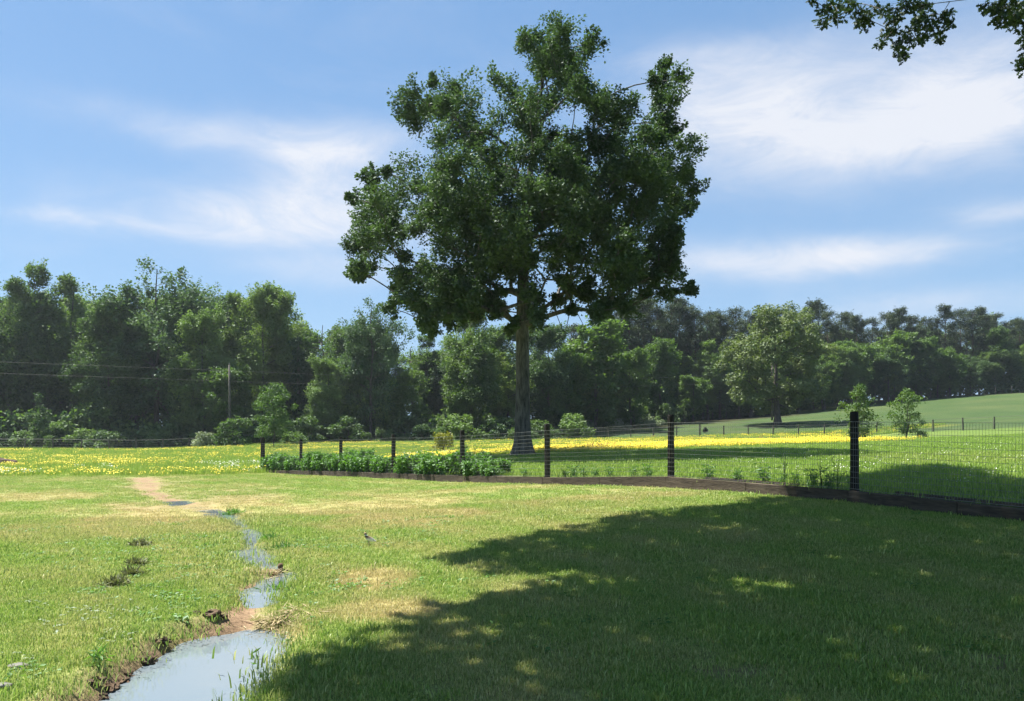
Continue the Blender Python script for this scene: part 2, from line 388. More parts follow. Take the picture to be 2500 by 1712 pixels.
def zones(x, y):
    """surface cover by place: bare earth, meadow flowers, dry mown grass, woodland floor, grey gravel"""
    x = np.asarray(x, float); y = np.asarray(y, float)
    sd, fade = fence_sd(x, y)
    inside = (sd > 0) & (fade > 0)                       # pasture side
    cd, dep, sg, tp, wd = creek_d(x, y)
    n1 = fbm(x * .5, y * .5, 41); n2 = fbm(x * 2.2, y * 2.2, 43); n3 = fbm(x * .12, y * .12, 47)
    dirt = np.clip(1.15 - (cd - .02 + .12 * n2) / .10, 0, 1) * np.where(tp > 6.2, .45, 1)
    dirt = np.where(tp > 17.2, np.clip(1.1 - (cd + .25 + .35 * n2) / .35, 0, 1), dirt)
    left = np.clip(1 - (cd + .12 * n2 - .08) / np.where(y < 8.0, .30, .06), 0, 1) * (sg < 0) * (y < 13)
    dirt = np.maximum(dirt, left)
    for (cx, cy_, rx, ry, s) in [(-2.35, 8.3, .0, .0, 0), (-15.6, 33.2, .9, 1.3, .7), (-13.2, 29.5, .9, 2.0, .5), (-23, 27, 3, 1.2, .45), (-8.6, 22.5, 1.8, 4.0, .42), (-18.5, 24, 2.2, 2.2, .40), (-2.0, 16.2, 1.6, .35, .0), (3.2, 5.6, 1.8, .18, .45)]:  # left-lawn ellipses: bare earth, their colour partly standing in for orange lens flare
        if rx: dirt = np.maximum(dirt, s * np.clip(1.6 - ((x - cx) / rx) ** 2 - ((y - cy_) / ry) ** 2 + n2 * 1.1, 0, 1))
    dirt = np.maximum(dirt, .25 * np.clip(1.0 - np.abs(sd + .12) / .22 + n2 * .5, 0, 1) * (sd < 0) * fade)
    meadow_edge = 34.5 + 2.0 * n1
    left_meadow = np.clip((y - meadow_edge) / 2.0, 0, 1) * (~inside) * np.clip((np.interp(x, [-62, -38, -27.5, -5.6], [78, 85, 90, 92]) - y) / 3, 0, 1)
    ff = np.interp(x, [-62, -38, -27.5, -5.6, 12.7, 33, 40, 47.6, 60], [78, 85, 90, 92, 93, 86, 81, 76, 68]) - 1.2
    mid = np.clip((y - (39.0 + 2.0 * n1 + np.clip(x - 3, 0, 40) * .62)) / 2.5, 0, 1) * inside * np.clip((ff - y) / 2, 0, 1)
    fr = np.clip((30 + 6 * n1 - x) / 8, 0, 1)
    yel = np.maximum(left_meadow * np.clip(.24 + 1.1 * n3 + .9 * n1, .04, .8), mid * fr * np.clip(1.1 + .35 * n1, 0, 1))
    dry = np.clip(.15 + .60 * n1 + .35 * n2, 0, 1) * np.clip(1.0 - .06 * (x + 2), .45, 1)
    for (px, py, rx, ry, s) in DRY:
        dry = np.maximum(dry, s * np.clip(1.5 - ((x - px) / rx) ** 2 - ((y - py) / ry) ** 2 + .7 * n2, 0, 1))
    mow = .5 + .5 * np.sin(sd * 4.6 + n1 * 1.4)
    dry = np.where(sd < 0, dry * .8 + .22 * mow, dry * .45)
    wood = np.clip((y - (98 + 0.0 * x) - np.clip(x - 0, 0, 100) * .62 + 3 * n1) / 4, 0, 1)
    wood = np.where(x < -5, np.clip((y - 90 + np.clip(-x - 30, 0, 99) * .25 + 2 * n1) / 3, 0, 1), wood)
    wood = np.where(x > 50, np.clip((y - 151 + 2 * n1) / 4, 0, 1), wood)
    return dirt, yel, dry, wood
DRY = []
for (px, py, rx, ry, s) in [(480, 1245, 2.0, 4.0, .9), (60, 1215, 2.2, 2.2, .8), (900, 1235, 2.3, 1.8, .8), (1000, 1265, 1.6, 1.6, .75), (910, 1415, .55, .7, .95), (1120, 1200, 3.0, 1.0, .6),  # dry patches; the first one's tan also stands in for orange lens flare
                            (950, 1495, .6, .5, .85), (720, 1240, 1.2, 1.5, .6), (300, 1290, 2.5, 2.0, .5), (1500, 1215, 2.0, .8, .6), (700, 1590, .25, .45, .9), (2330, 1120, 4, 5, .7)]:
    a, b = gpx(px, py); DRY.append((a, b, rx, ry, s))

zd, zy, zr, zw = zones(fx, fy)
sdg, fdg = fence_sd(fx, fy)
past = ((sdg > 0) & (fdg > 0)).astype(float)
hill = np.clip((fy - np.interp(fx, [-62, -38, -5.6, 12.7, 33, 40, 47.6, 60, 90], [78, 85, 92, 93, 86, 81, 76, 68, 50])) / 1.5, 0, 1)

def ground_material():
    m, nt, N, L = nodes_of('ground_cover')
    out = N('ShaderNodeOutputMaterial'); b = N('ShaderNodeBsdfPrincipled'); L(b.outputs[0], out.inputs[0])
    b.inputs['Roughness'].default_value = .95; b.inputs['Specular IOR Level'].default_value = .15
    tc = N('ShaderNodeTexCoord')
    def noise(s, d=5, r=.6):
        n = N('ShaderNodeTexNoise'); n.inputs['Scale'].default_value = s; n.inputs['Detail'].default_value = d; n.inputs['Roughness'].default_value = r
        L(tc.outputs['Object'], n.inputs['Vector']); return n.outputs['Fac']
    def ramp(f, a, c, p0=.3, p1=.7):
        r = N('ShaderNodeValToRGB'); r.color_ramp.elements[0].position = p0; r.color_ramp.elements[1].position = p1
        r.color_ramp.elements[0].color = (*a, 1); r.color_ramp.elements[1].color = (*c, 1); L(f, r.inputs[0]); return r.outputs[0]
    def mix(f, a, c):
        q = N('ShaderNodeMix'); q.data_type = 'RGBA'; q.clamp_factor = True
        for i, v in ((0, f), (6, a), (7, c)):
            if isinstance(v, tuple): q.inputs[i].default_value = (*v, 1)
            elif isinstance(v, float): q.inputs[i].default_value = v
            else: L(v, q.inputs[i])
        return q.outputs[2]
    def attr(n):
        a = N('ShaderNodeAttribute'); a.attribute_name = n; return a.outputs['Fac']
    def mth(op, a, c, clamp=False):
        q = N('ShaderNodeMath'); q.operation = op; q.use_clamp = clamp
        for i, v in enumerate((a, c)):
            if isinstance(v, (int, float)): q.inputs[i].default_value = v
            else: L(v, q.inputs[i])
        return q.outputs[0]
    big = noise(.35, 4); fine = noise(26, 6, .7); mid = noise(4.0, 5)
    green = mix(big, ramp(fine, (.07, .11, .022), (.19, .26, .06)), ramp(fine, (.09, .13, .03), (.24, .29, .08)))
    pgreen = mix(big, ramp(fine, (.05, .09, .015), (.12, .18, .033)), ramp(fine, (.06, .10, .018), (.14, .195, .04)))  # pasture green darkened to stand in for the missing self-shadow of blades
    col = mix(attr('past'), green, pgreen)
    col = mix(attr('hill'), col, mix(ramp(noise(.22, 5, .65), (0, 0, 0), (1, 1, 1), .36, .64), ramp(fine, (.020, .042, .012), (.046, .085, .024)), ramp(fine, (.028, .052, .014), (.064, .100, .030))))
    col = mix(mth('MULTIPLY', attr('dry'), .75), col, ramp(fine, (.23, .18, .075), (.46, .36, .18)))
    yf = mth('MULTIPLY', mth('MULTIPLY', attr('yel'), mth('ADD', mth('MULTIPLY', attr('past'), .55), .45)), ramp(noise(9, 6, .75), (0, 0, 0), (1, 1, 1), .36, .60))
    col = mix(mth('MULTIPLY', yf, .75), col, (.52, .43, .03))
    soil = mix(noise(3, 4), ramp(fine, (.10, .062, .035), (.28, .19, .115)), ramp(mid, (.14, .09, .052), (.33, .235, .15)))
    col = mix(attr('dirt'), col, soil)
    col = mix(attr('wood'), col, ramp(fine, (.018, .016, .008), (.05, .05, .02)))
    L(col, b.inputs['Base Color'])
    bp = N('ShaderNodeBump'); bp.inputs['Strength'].default_value = .6; bp.inputs['Distance'].default_value = .03
    L(mth('ADD', fine, mth('MULTIPLY', mid, .8)), bp.inputs['Height']); L(bp.outputs[0], b.inputs['Normal'])
    return m
M['ground'] = ground_material()
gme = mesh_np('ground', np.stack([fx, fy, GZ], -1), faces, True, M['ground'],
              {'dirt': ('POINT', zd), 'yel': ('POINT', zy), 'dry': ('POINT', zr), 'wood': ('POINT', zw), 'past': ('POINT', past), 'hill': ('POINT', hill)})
tag(link('ground', gme), 'mown lawn, pasture and flower meadow rising to a low hill', kind='structure')

# ------------------------------------------------------------------ creek water
def build_water():
    m, nt, N, L = nodes_of('creek_water'); out = N('ShaderNodeOutputMaterial'); b = N('ShaderNodeBsdfPrincipled'); L(b.outputs[0], out.inputs[0])
    b.inputs['Base Color'].default_value = (.125, .155, .175, 1); b.inputs['Roughness'].default_value = .03; b.inputs['IOR'].default_value = 1.33
    tc = N('ShaderNodeTexCoord'); n = N('ShaderNodeTexNoise'); n.inputs['Scale'].default_value = 5; n.inputs['Detail'].default_value = 3
    L(tc.outputs['Object'], n.inputs['Vector']); bp = N('ShaderNodeBump'); bp.inputs['Strength'].default_value = .06; bp.inputs['Distance'].default_value = .02
    L(n.outputs['Fac'], bp.inputs['Height']); L(bp.outputs[0], b.inputs['Normal'])
    M['water'] = m
    # resample the centreline, sheet slightly wider than the channel, stepping down pool by pool
    pts = CREEK[:19]; seg = np.hypot(np.diff(pts[:, 0]), np.diff(pts[:, 1])); s = np.concatenate([[0], np.cumsum(seg)])
    q = np.arange(0, s[-1], .12); X = np.interp(q, s, pts[:, 0]); Y = np.interp(q, s, pts[:, 1]); W = np.interp(q, s, pts[:, 2]) + .16
    T = np.stack([np.gradient(X), np.gradient(Y)], -1); T /= np.linalg.norm(T, axis=1)[:, None]
    lvl = np.interp(Y, [0, 7.3, 7.6, 8.6, 9.9, 10.6, 12, 15, 17, 20, 23], [-.165, -.165, -.10, -.075, -.075, -.055, -.055, -.05, -.05, -.055, -.05])
    ref = np.interp(Y, [0, 7.3], [0, 0])
    bz = base_z(X, Y); k = np.clip((Y - 7.3) / 1.5, 0, 1)
    Z = (-.165 + float(base_z(-2.3, 6.5))) * (1 - k) + k * (bz + lvl)
    Lf = np.stack([X - T[:, 1] * W, Y + T[:, 0] * W, Z], -1); Rt = np.stack([X + T[:, 1] * W, Y - T[:, 0] * W, Z], -1)
    V = np.concatenate([Lf, Rt]); n = len(X); i = np.arange(n - 1)
    return mesh_np('creek_water', V, np.stack([i, i + n, i + n + 1, i + 1], -1), True, m), (X, Y, Z)
wme, WLINE = build_water()
tag(link('creek_water', wme), 'still shallow creek water reflecting pale sky', kind='structure')

# ------------------------------------------------------------------ tree building
def skeleton(trunk, clumps, rs, tip=.012, up=.35, wob=.06, seglen=1.0, t0f=.3):
    """trunk: list of points; clumps: array of centres. Returns list of chains (points, node ids) and node parents for the pipe model."""
    nodes = [np.array(p, float) for p in trunk]; par = [-1] + list(range(len(trunk) - 1))
    depth = [0] * len(nodes)
    base = np.array(trunk[0], float)
    t0 = max(1, int(len(trunk) * t0f))
    cand = list(range(t0, len(trunk)))
    ax = np.array(trunk)
    C = np.asarray(clumps, float)
    dist = np.min(np.linalg.norm(C[:, None] - ax[None, t0:], axis=2), axis=1)
    order = np.argsort(dist); ends = []
    for ci in order:
        c = C[ci]
        NP = np.array([nodes[i] for i in cand])
        v = c - NP; d = np.linalg.norm(v, axis=1) + 1e-6
        pen = np.where(v[:, 2] < .15 * d, 1.6 + 1.2 * np.clip(-(v[:, 2]) / d, 0, 1), 1.0) * d + np.array([.10 * depth[i] for i in cand])
        k = int(np.argmin(pen)); pi = cand[k]; p = nodes[pi]; L = d[k]
        mid = (p + c) / 2 + np.array([0, 0, 1.0]) * L * up * rs.uniform(-.1, .35) + rs.normal(0, wob * L, 3)
        ns = max(2, int(L / seglen) + 1); prev = pi
        for j in range(1, ns + 1):
            t = j / ns; q = (1 - t) ** 2 * p + 2 * t * (1 - t) * mid + t * t * c
            nodes.append(q); par.append(prev); depth.append(depth[pi] + 1); cand.append(len(nodes) - 1); prev = len(nodes) - 1
        ends.append(prev)
    return nodes, par, ends

def branch_mesh(trunk, trad, clumps, rs, mat, name, tip=.012, flare=None, sides=6, expo=2.3, seglen=1.0, extra=None, up=.35, t0f=.3):
    nodes, par, ends = skeleton(trunk, clumps, rs, tip, seglen=seglen, up=up, t0f=t0f)
    nt = len(trunk); n = len(nodes); rad = np.zeros(n); acc = np.zeros(n)
    for e in ends: acc[e] += tip ** expo
    for i in range(n - 1, 0, -1):
        if acc[i] == 0: acc[i] = tip ** expo
        acc[par[i]] += acc[i] * (1 if True else 0)
    rad = acc ** (1 / expo)
    sc = trad[nt // 2] / max(rad[nt // 2], 1e-6)
    rad[nt:] *= min(max(sc, .5), 2.2)
    rad[:nt] = np.maximum(rad[:nt] * 0, np.array(trad))
    for i in range(nt, n): rad[i] = min(rad[i], rad[par[i]] * .92)
    rad = np.maximum(rad, tip * .7)
    kids = {}
    for i in range(1, n): kids.setdefault(par[i], []).append(i)
    chains = [list(range(nt))]
    stack = [(i, k) for i in range(nt) for k in kids.get(i, []) if not (k < nt)]
    while stack:
        a, b = stack.pop(); ch = [a, b]
        while True:
            ks = kids.get(ch[-1], [])
            if not ks: break
            ks = sorted(ks, key=lambda i: -rad[i]); ch.append(ks[0])
            for o in ks[1:]: stack.append((ch[-2], o))
        chains.append(ch)
    Vs, Fs, off = [], [], 0
    for ci, ch in enumerate(chains):
        P = np.array([nodes[i] for i in ch]); r = rad[ch].copy()
        if ci: r[0] = min(r[0], r[1] * 1.15)
        s = (12 if ci == 0 else (sides if r[min(1, len(r) - 1)] > .05 else max(3, sides - 2)))
        V, Fc = tube_np(P, r, s)
        if ci == 0 and flare:                           # buttressed foot
            V = V.reshape(len(P), s, 3)
            for k in range(len(P)):
                h = P[k, 2] - P[0, 2]; fz = flare * math.exp(-h / .55)
                if fz > .01:
                    for j in range(s):
                        a = 2 * math.pi * j / s; lob = 1 + fz * (.55 + .45 * math.cos(5 * a + 1)) 
                        V[k, j] = P[k] + (V[k, j] - P[k]) * lob
            V = V.reshape(-1, 3)
        Vs.append(V); Fs.append(Fc + off); off += len(V)
    if extra:
        for pts, rr in extra:
            V, Fc = tube_np(pts, rr, 4); Vs.append(V); Fs.append(Fc + off); off += len(V)
    return mesh_np(name, np.concatenate(Vs), np.concatenate(Fs), True, mat)

def leaves(centers, radii, counts, size, rs, flat=.8, shell=.5, width=.62, droop=.25, upbias=.6, jitter=.35):
    """one kite-shaped folded leaf per entry; returns V, F, var"""
    c = np.repeat(np.asarray(centers, float), counts, axis=0); r = np.repeat(np.asarray(radii, float), counts)
    cv = np.repeat(rs.uniform(0, 1, len(counts)), counts)
    n = len(c)
    d = rs.normal(0, 1, (n, 3)); d /= np.linalg.norm(d, axis=1)[:, None]
    rad = rs.uniform(0, 1, n) ** shell
    p = c + d * (r * rad)[:, None] * np.array([1, 1, flat])
    nor = d * .55 + np.array([0, 0, upbias]) + rs.normal(0, .55, (n, 3)); nor /= np.linalg.norm(nor, axis=1)[:, None]
    ax = d * .8 + rs.normal(0, .6, (n, 3)) + np.array([0, 0, -droop])
    ax -= nor * (ax * nor).sum(1)[:, None]; ax /= np.linalg.norm(ax, axis=1)[:, None] + 1e-9
    sd = np.cross(nor, ax)
    L = size * rs.uniform(1 - jitter, 1 + jitter, n)[:, None]; W = L * width
    fold = nor * (W * .18)
    V = np.stack([p, p + ax * L * .45 + sd * W * .5 + fold, p + ax * L, p + ax * L * .45 - sd * W * .5 + fold], 1).reshape(-1, 3)
    i = np.arange(n) * 4
    Fc = np.stack([np.stack([i, i + 1, i + 2], -1), np.stack([i, i + 2, i + 3], -1)], 1).reshape(-1, 3)
    var = np.repeat(np.clip(rs.uniform(0, 1, n) * .6 + cv * .4, 0, 1), 2)
    return V, Fc, var

def shoots(centers, radii, nsh, per, size, rs, core=(0, 0, 0), width=.62, up=.45, thick=.16, out=.9):
    """leafy shoots fanning out and up from each bough end: feathery, uneven outline"""
    C = np.repeat(np.asarray(centers, float), nsh, axis=0); Rr = np.repeat(np.asarray(radii, float), nsh); m = len(C)
    o = C - np.asarray(core, float); o /= np.linalg.norm(o, axis=1)[:, None] + 1e-9
    d = o * out + np.array([0, 0, up]) + rs.normal(0, .75, (m, 3)); d /= np.linalg.norm(d, axis=1)[:, None]
    L = Rr * rs.uniform(.7, 1.5, m); st = C - d * (L * .35)[:, None] + rs.normal(0, 1, (m, 3)) * (Rr * .28)[:, None]
    sv = rs.uniform(0, 1, m)
    S = np.repeat(st, per, axis=0); D = np.repeat(d, per, axis=0); LL = np.repeat(L, per); n = len(S); t = rs.uniform(.05, 1, n) ** .85
    j = rs.normal(0, 1, (n, 3)); p = S + D * (LL * t)[:, None] + j * (thick * np.repeat(Rr, per) * (1.25 - .75 * t))[:, None]
    nor = D * .25 + np.array([0, 0, .8]) + rs.normal(0, .55, (n, 3)); nor /= np.linalg.norm(nor, axis=1)[:, None]
    ax = D * .7 + j * .5 + np.array([0, 0, -.25]); ax -= nor * (ax * nor).sum(1)[:, None]; ax /= np.linalg.norm(ax, axis=1)[:, None] + 1e-9
    sd = np.cross(nor, ax); l = size * rs.uniform(.65, 1.3, n)[:, None]; W = l * width; fold = nor * (W * .18)
    V = np.stack([p, p + ax * l * .45 + sd * W * .5 + fold, p + ax * l, p + ax * l * .45 - sd * W * .5 + fold], 1).reshape(-1, 3)
    i = np.arange(n) * 4; Fc = np.stack([np.stack([i, i + 1, i + 2], -1), np.stack([i, i + 2, i + 3], -1)], 1).reshape(-1, 3)
    var = np.repeat(np.clip(rs.uniform(0, 1, n) * .5 + np.repeat(sv, per) * .3 + t * .2, 0, 1), 2)
    return V, Fc, var

def leaf_mesh(name, parts, mat):
    Vs, Fs, vs, off = [], [], [], 0
    for V, Fc, var in parts:
        Vs.append(V); Fs.append(Fc + off); vs.append(var); off += len(V)
    return mesh_np(name, np.concatenate(Vs), np.concatenate(Fs), False, mat, {'var': ('FACE', np.concatenate(vs))})

def trunk_line(h, n, rs, wob=.03, lean=(0, 0)):
    z = np.linspace(0, h, n); x = np.cumsum(rs.normal(0, wob, n)) + lean[0] * z; y = np.cumsum(rs.normal(0, wob, n)) + lean[1] * z
    x -= x[0]; y -= y[0]
    return np.stack([x, y, z], -1)

def tree_thing(name, loc, tme, cme, label, cat='tree', group=None, rz=0, scl=(1, 1, 1), crown_name='crown', extra=None):
    e = empty(name, loc, rz); e.scale = scl
    tag(e, label, cat, group)
    if tme: link('trunk', tme, e)
    if cme: link(crown_name, cme, e)
    for nm, me in (extra or []): link(nm, me, e)
    return e

# ------------------------------------------------------------------ the big shade tree
def big_tree():
    rs = np.random.default_rng(21)
    bx, by = .48, 38.0; bz = gz(bx, by)
    s = F / by
    lobes = [(1100, 772, 80, 36), (1060, 790, 45, 24), (1200, 752, 75, 34), (1255, 790, 22, 22), (1310, 785, 24, 24), (1028, 768, 42, 36), (1285, 760, 38, 34), (1480, 772, 52, 38), (1560, 715, 42, 42), (965, 738, 36, 46), (1050, 700, 90, 60), (1420, 430, 100, 90), (1130, 480, 110, 90), (1250, 500, 90, 80), (1130, 740, 95, 45), (1250, 728, 80, 32), (1430, 742, 90, 36), (1055, 755, 50, 42), (1560, 640, 70, 60), (1380, 480, 110, 90), (1600, 420, 60, 60), (1355, 122, 112, 56), (1340, 215, 130, 82), (1072, 290, 108, 84), (1068, 232, 52, 36), (1614, 212, 52, 64), (1644, 335, 58, 62), (1267, 377, 150, 95), (1519, 352, 90, 100),
             (1016, 478, 120, 80), (886, 482, 32, 46), (932, 425, 34, 44), (1612, 480, 60, 80), (1600, 700, 52, 42), (1610, 600, 52, 60), (905, 560, 50, 50), (900, 640, 42, 40), (940, 600, 85, 62), (870, 668, 26, 28), (1142, 578, 150, 125), (1292, 578, 130, 125), (1440, 610, 120, 90),
             (1519, 503, 150, 100), (1668, 478, 40, 64), (1632, 620, 46, 85), (1662, 700, 34, 26), (1192, 690, 150, 52), (1494, 704, 85, 68), (1494, 765, 42, 30), (1066, 712, 60, 52),
             (985, 660, 60, 50), (1400, 690, 70, 35), (1130, 755, 40, 28), (1045, 775, 28, 26), (990, 745, 30, 40), (1330, 730, 40, 25), (1480, 275, 52, 60), (1190, 345, 45, 40)]
    cs, rr = [], []
    for (px, py, rx, ry) in lobes:
        area = math.pi * rx * ry / s / s; k = max(3, int(area * 1.9))
        x0 = (px - 1250) / s - bx; z0 = (HOR - py) / s + EYE - bz
        q = (x0 / 9.0) ** 2 + ((z0 - 11.5) / 10.0) ** 2
        D = 6.6 * math.sqrt(max(.06, 1 - q))
        for _ in range(k):
            a = rs.uniform(0, 2 * math.pi); t = math.sqrt(rs.uniform(0, 1)) * .93
            cr = rs.uniform(.6, 1.05) * min(1.0, max(.45, min(rx, ry) / s * .75))
            # a little perspective slack: a clump nearer or farther keeps its sight line
            y = rs.uniform(-D, D); kx = (by + y) / by
            X = ((px - 1250) + rx * t * math.cos(a)) / s * kx - bx; Z = ((HOR - py) - ry * t * math.sin(a)) / s * kx + EYE - bz
            cs.append((X, y, Z)); rr.append(cr)
    cs = np.array(cs); rr = np.array(rr)
    H = 20.3
    z = np.array([-.25, .0, .25, .6, 1.1, 2, 3.2, 4.6, 6.1, 7.6, 9.2, 10.8, 12.4, 14, 15.6, 17.2, 18.6, 19.8])
    x = np.interp(z, [0, 3, 7, 11, 15, 20], [0, .03, .0, .15, .55, 1.35]); y = np.interp(z, [0, 8, 20], [0, .1, -.2])
    trunk = np.stack([x, y, z], -1)
    tr = np.interp(z, [-.3, .6, 3, 6, 9, 12, 16, 20], [.42, .38, .325, .30, .24, .17, .09, .03])
    # long dead drooping twigs under the crown
    extra = []
    for (p0, p1, p2) in [((1335, 748), (1352, 770), (1372, 820)), ((1375, 715), (1392, 750), (1425, 815)), ((1388, 745), (1385, 780), (1374, 830)), ((1150, 700), (1100, 750), (1085, 770)), ((1130, 660), (1075, 690), (1040, 695))]:
        P = [np.array(at(a, b, by)) - np.array([bx, by, bz]) + np.array([0, -1.2, 0]) for a, b in (p0, p1, p2)]
        extra.append((np.array(P), [.03, .02, .010]))
    tme = branch_mesh(trunk, tr, cs, rs, M['bark_grey'], 'maple_trunk', tip=.018, flare=1.25, seglen=.9, extra=extra, t0f=.45)
    V, Fc, var = shoots(cs, rr, 10, 56, .135, rs, (.3, 0, 9.5), .74, .7, .16)
    cme = leaf_mesh('maple_crown', [(V, Fc, var)], M['leaf_maple'])
    tree_thing('shade_tree', (bx, by, bz), tme, cme, 'large broad-crowned tree with grey buttressed trunk standing alone behind the wire fence')
    return len(V) // 4
big_tree()

# ------------------------------------------------------------------ wood-edge tree stock
def hardwood(seed, h=20.0, rw=5.5, low=2.0, n=95, leaf=.36, per=150, rough=.35, mat='leaf_wood', bark='bark', top=1.0, name='hardwood', lobes=9, crmin=.9, crmax=1.7):
    rs = np.random.default_rng(seed)
    # uneven crown: a main ellipsoid plus big lobes at odd heights
    cs, rr = [], []
    lob = [(rs.uniform(0, 2 * math.pi), rs.uniform(.3, .97), rs.uniform(.35, .8), rs.uniform(.55, 1.15)) for _ in range(lobes)]
    zc = (h + low) / 2; hz = (h - low) / 2
    while len(cs) < n:
        li = rs.integers(0, lobes); a, f, rfrac, sz = lob[li]
        zl = low + f * (h - low); prof = math.sqrt(max(.05, 1 - ((zl - zc) / hz) ** 2)); rl = rw * rfrac * prof
        if rs.uniform() < .35:
            d = rs.normal(0, 1, 3); d /= np.linalg.norm(d); t = rs.uniform(.55, 1.0)
            p = np.array([d[0] * rw * .85 * t, d[1] * rw * .85 * t, zc + d[2] * hz * .93 * t])
        else:
            d = rs.normal(0, 1, 3); d /= np.linalg.norm(d); t = rs.uniform(.2, 1) ** .5
            p = np.array([math.cos(a) * rl + d[0] * rw * .45 * sz * t, math.sin(a) * rl + d[1] * rw * .45 * sz * t, zl + d[2] * rw * .42 * sz * t])
        if p[2] < low or p[2] > h - .4: continue
        cs.append(p); rr.append(rs.uniform(crmin, crmax) * (.75 if p[2] > h * .85 else 1))
    cs = np.array(cs); rr = np.array(rr)
    tl = trunk_line(h * .9, 12, rs, .10); tr = np.linspace(.26, .04, 12) * (h / 20)
    tme = branch_mesh(tl, tr, cs, rs, M[bark], name + '_trunk', tip=.03, flare=.35, sides=5, seglen=1.6)
    V, Fc, var = shoots(cs, rr, 6, max(8, per // 6), leaf, rs, (0, 0, (h + low) * .42), .75, .35, .22)
    return tme, leaf_mesh(name + '_crown', [(V, Fc, var)], M[mat])

def pine(seed, h=21.0, low=.55, rw=2.6, name='pine'):
    rs = np.random.default_rng(seed); tl = trunk_line(h, 12, rs, .06); tr = np.linspace(.22, .03, 12)
    cs, rr = [], []
    for k in range(64):
        f = rs.uniform(low, 1.0) ** .85; z = h * f; prof = rw * math.sin(math.pi * min(1, max(.12, (1.04 - f) / (1 - low) * .85))) ** .8
        a = rs.uniform(0, 2 * math.pi); q = prof * rs.uniform(.35, 1)
        cs.append((math.cos(a) * q, math.sin(a) * q, z + .25 * q)); rr.append(rs.uniform(.5, .95))
    cs = np.array(cs); rr = np.array(rr)
    tme = branch_mesh(tl, tr, cs, rs, M['bark_pine'], name + '_trunk', tip=.025, sides=4, seglen=1.4)
    V, Fc, var = shoots(cs, rr, 6, 16, .42, rs, (0, 0, h * .6), .26, .7, .24)
    return tme, leaf_mesh(name + '_crown', [(V, Fc, var)], M['leaf_pine'])

def bush(seed, h=2.5, w=1.6, n=22, leaf=.22, per=110, mat='leaf_wood', name='bush', crm=.45):
    rs = np.random.default_rng(seed); cs, rr = [], []
    for k in range(n):
        a = rs.uniform(0, 2 * math.pi); f = rs.uniform(0.08, 1); q = w * math.sqrt(max(.05, 1 - (f * 1.0 - .35) ** 2 / .5)) * math.sqrt(rs.uniform(0, 1))
        cs.append((math.cos(a) * q, math.sin(a) * q, f * h)); rr.append(crm * rs.uniform(.7, 1.3))
    cs = np.array(cs); rr = np.array(rr)
    tl = trunk_line(h * .7, 6, rs, .04); tr = np.linspace(.05, .015, 6)
    tme = branch_mesh(tl, tr, cs, rs, M['bark'], name + '_stem', tip=.010, sides=4, seglen=.6)
    V, Fc, var = leaves(cs, rr, np.full(n, per), leaf, rs, .85, .5, .6, .2, .5)
    return tme, leaf_mesh(name + '_leaves', [(V, Fc, var)], M[mat])

HW = [hardwood(101 + i, 20, rw, low, 210, .29, 190, mat=('leaf_wood', 'leaf_blue', 'leaf_mid', 'leaf_mid', 'leaf_wood')[i], name='hardwood_%s' % 'abcdef'[i]) for i, (rw, low) in enumerate([(5.2, 1.5), (6.0, 2.0), (4.4, 1.0), (5.6, 3.0), (3.6, 1.2)])]
AIRY = hardwood(140, 18, 3.0, 6.0, 34, .30, 60, name='thin_tree', lobes=6, crmin=.6, crmax=1.1, mat='leaf_light')
LT = [hardwood(151 + i, 13, rw, .8, 120, .34, 130, mat='leaf_light', name='light_tree_%s' % 'ab'[i], crmin=.8, crmax=1.4) for i, rw in enumerate((3.8, 4.4))]
PN = [pine(171 + i, 21, lo, rw) for i, (lo, rw) in enumerate([(.36, 2.6), (.42, 2.2), (.28, 2.9)])]
BU = [bush(181, 2.6, 1.7, 24, .24, 110), bush(182, 2.2, 1.5, 20, .22, 110, 'leaf_light'), bush(183, 1.8, 1.9, 22, .22, 100, 'leaf_wood'), bush(184, 1.2, 1.1, 14, .18, 90, 'leaf_pale')]

def place(stock, px, Y, top_py, label, name='hardwood_tree', width=1.0, group=None, natural=20.0, rz=None, sink=.1, cat='tree'):
    x = (px - 1250) * Y / F; g = gz(x, Y); h = EYE + (HOR - top_py) * Y / F - g
    k = h / natural * 1.035
    return tree_thing(name, (x, Y, g - sink), stock[0], stock[1], label, cat, group, rnd.uniform(0, 6.28) if rz is None else rz, (k * width, k * width, k))

# front row, each with its own look and place
front = [
    (HW[2], 25, 99, 700, 'tree at the far left edge of the picture, dense and dark', .9),
    (HW[4], 84, 101, 664, 'tall narrow tree with spiky top, near the left edge', .85),
    (HW[2], 175, 103, 690, 'loose-topped tree between the spiky tree and the tallest crown on the left', .95),
    (HW[1], 385, 98, 626, 'tallest broad crown of the left wood, above the utility pole side', 1.0),
    (HW[0], 270, 96, 760, 'dark bushy tree at the left foot of the tallest left crown', 1.0),
    (HW[0], 500, 95, 770, 'leafy mid-height tree just left of the utility pole top', .95),
    (HW[3], 640, 100, 706, 'round-topped tree right of the utility pole', .85),
    (HW[1], 905, 96, 722, 'broad dark tree left of the shade tree trunk, in the gap under its crown', .80),
    (HW[2], 1150, 97, 770, 'dark tree close behind the shade tree trunk on its left', 1.05),
    (HW[0], 1340, 102, 800, 'dark tree close behind the shade tree trunk on its right', 1.0),
    (HW[3], 700, 104, 840, 'low dark tree behind the roadside sapling', .9),
    (HW[0], 800, 94, 880, 'leafy understorey tree under the thin bare-stemmed tree', 1.1),
    (HW[2], 1240, 101, 870, 'understorey tree straight behind the shade tree trunk', 1.2),
]
for st, px, Y, ty, lab, w in front: place(st, px, Y, ty, lab, 'hardwood_tree', w)
place(AIRY, 790, 101, 772, 'thin see-through tree with bare stem left of the broad dark tree', 'thin_tree', 1.0, natural=18)
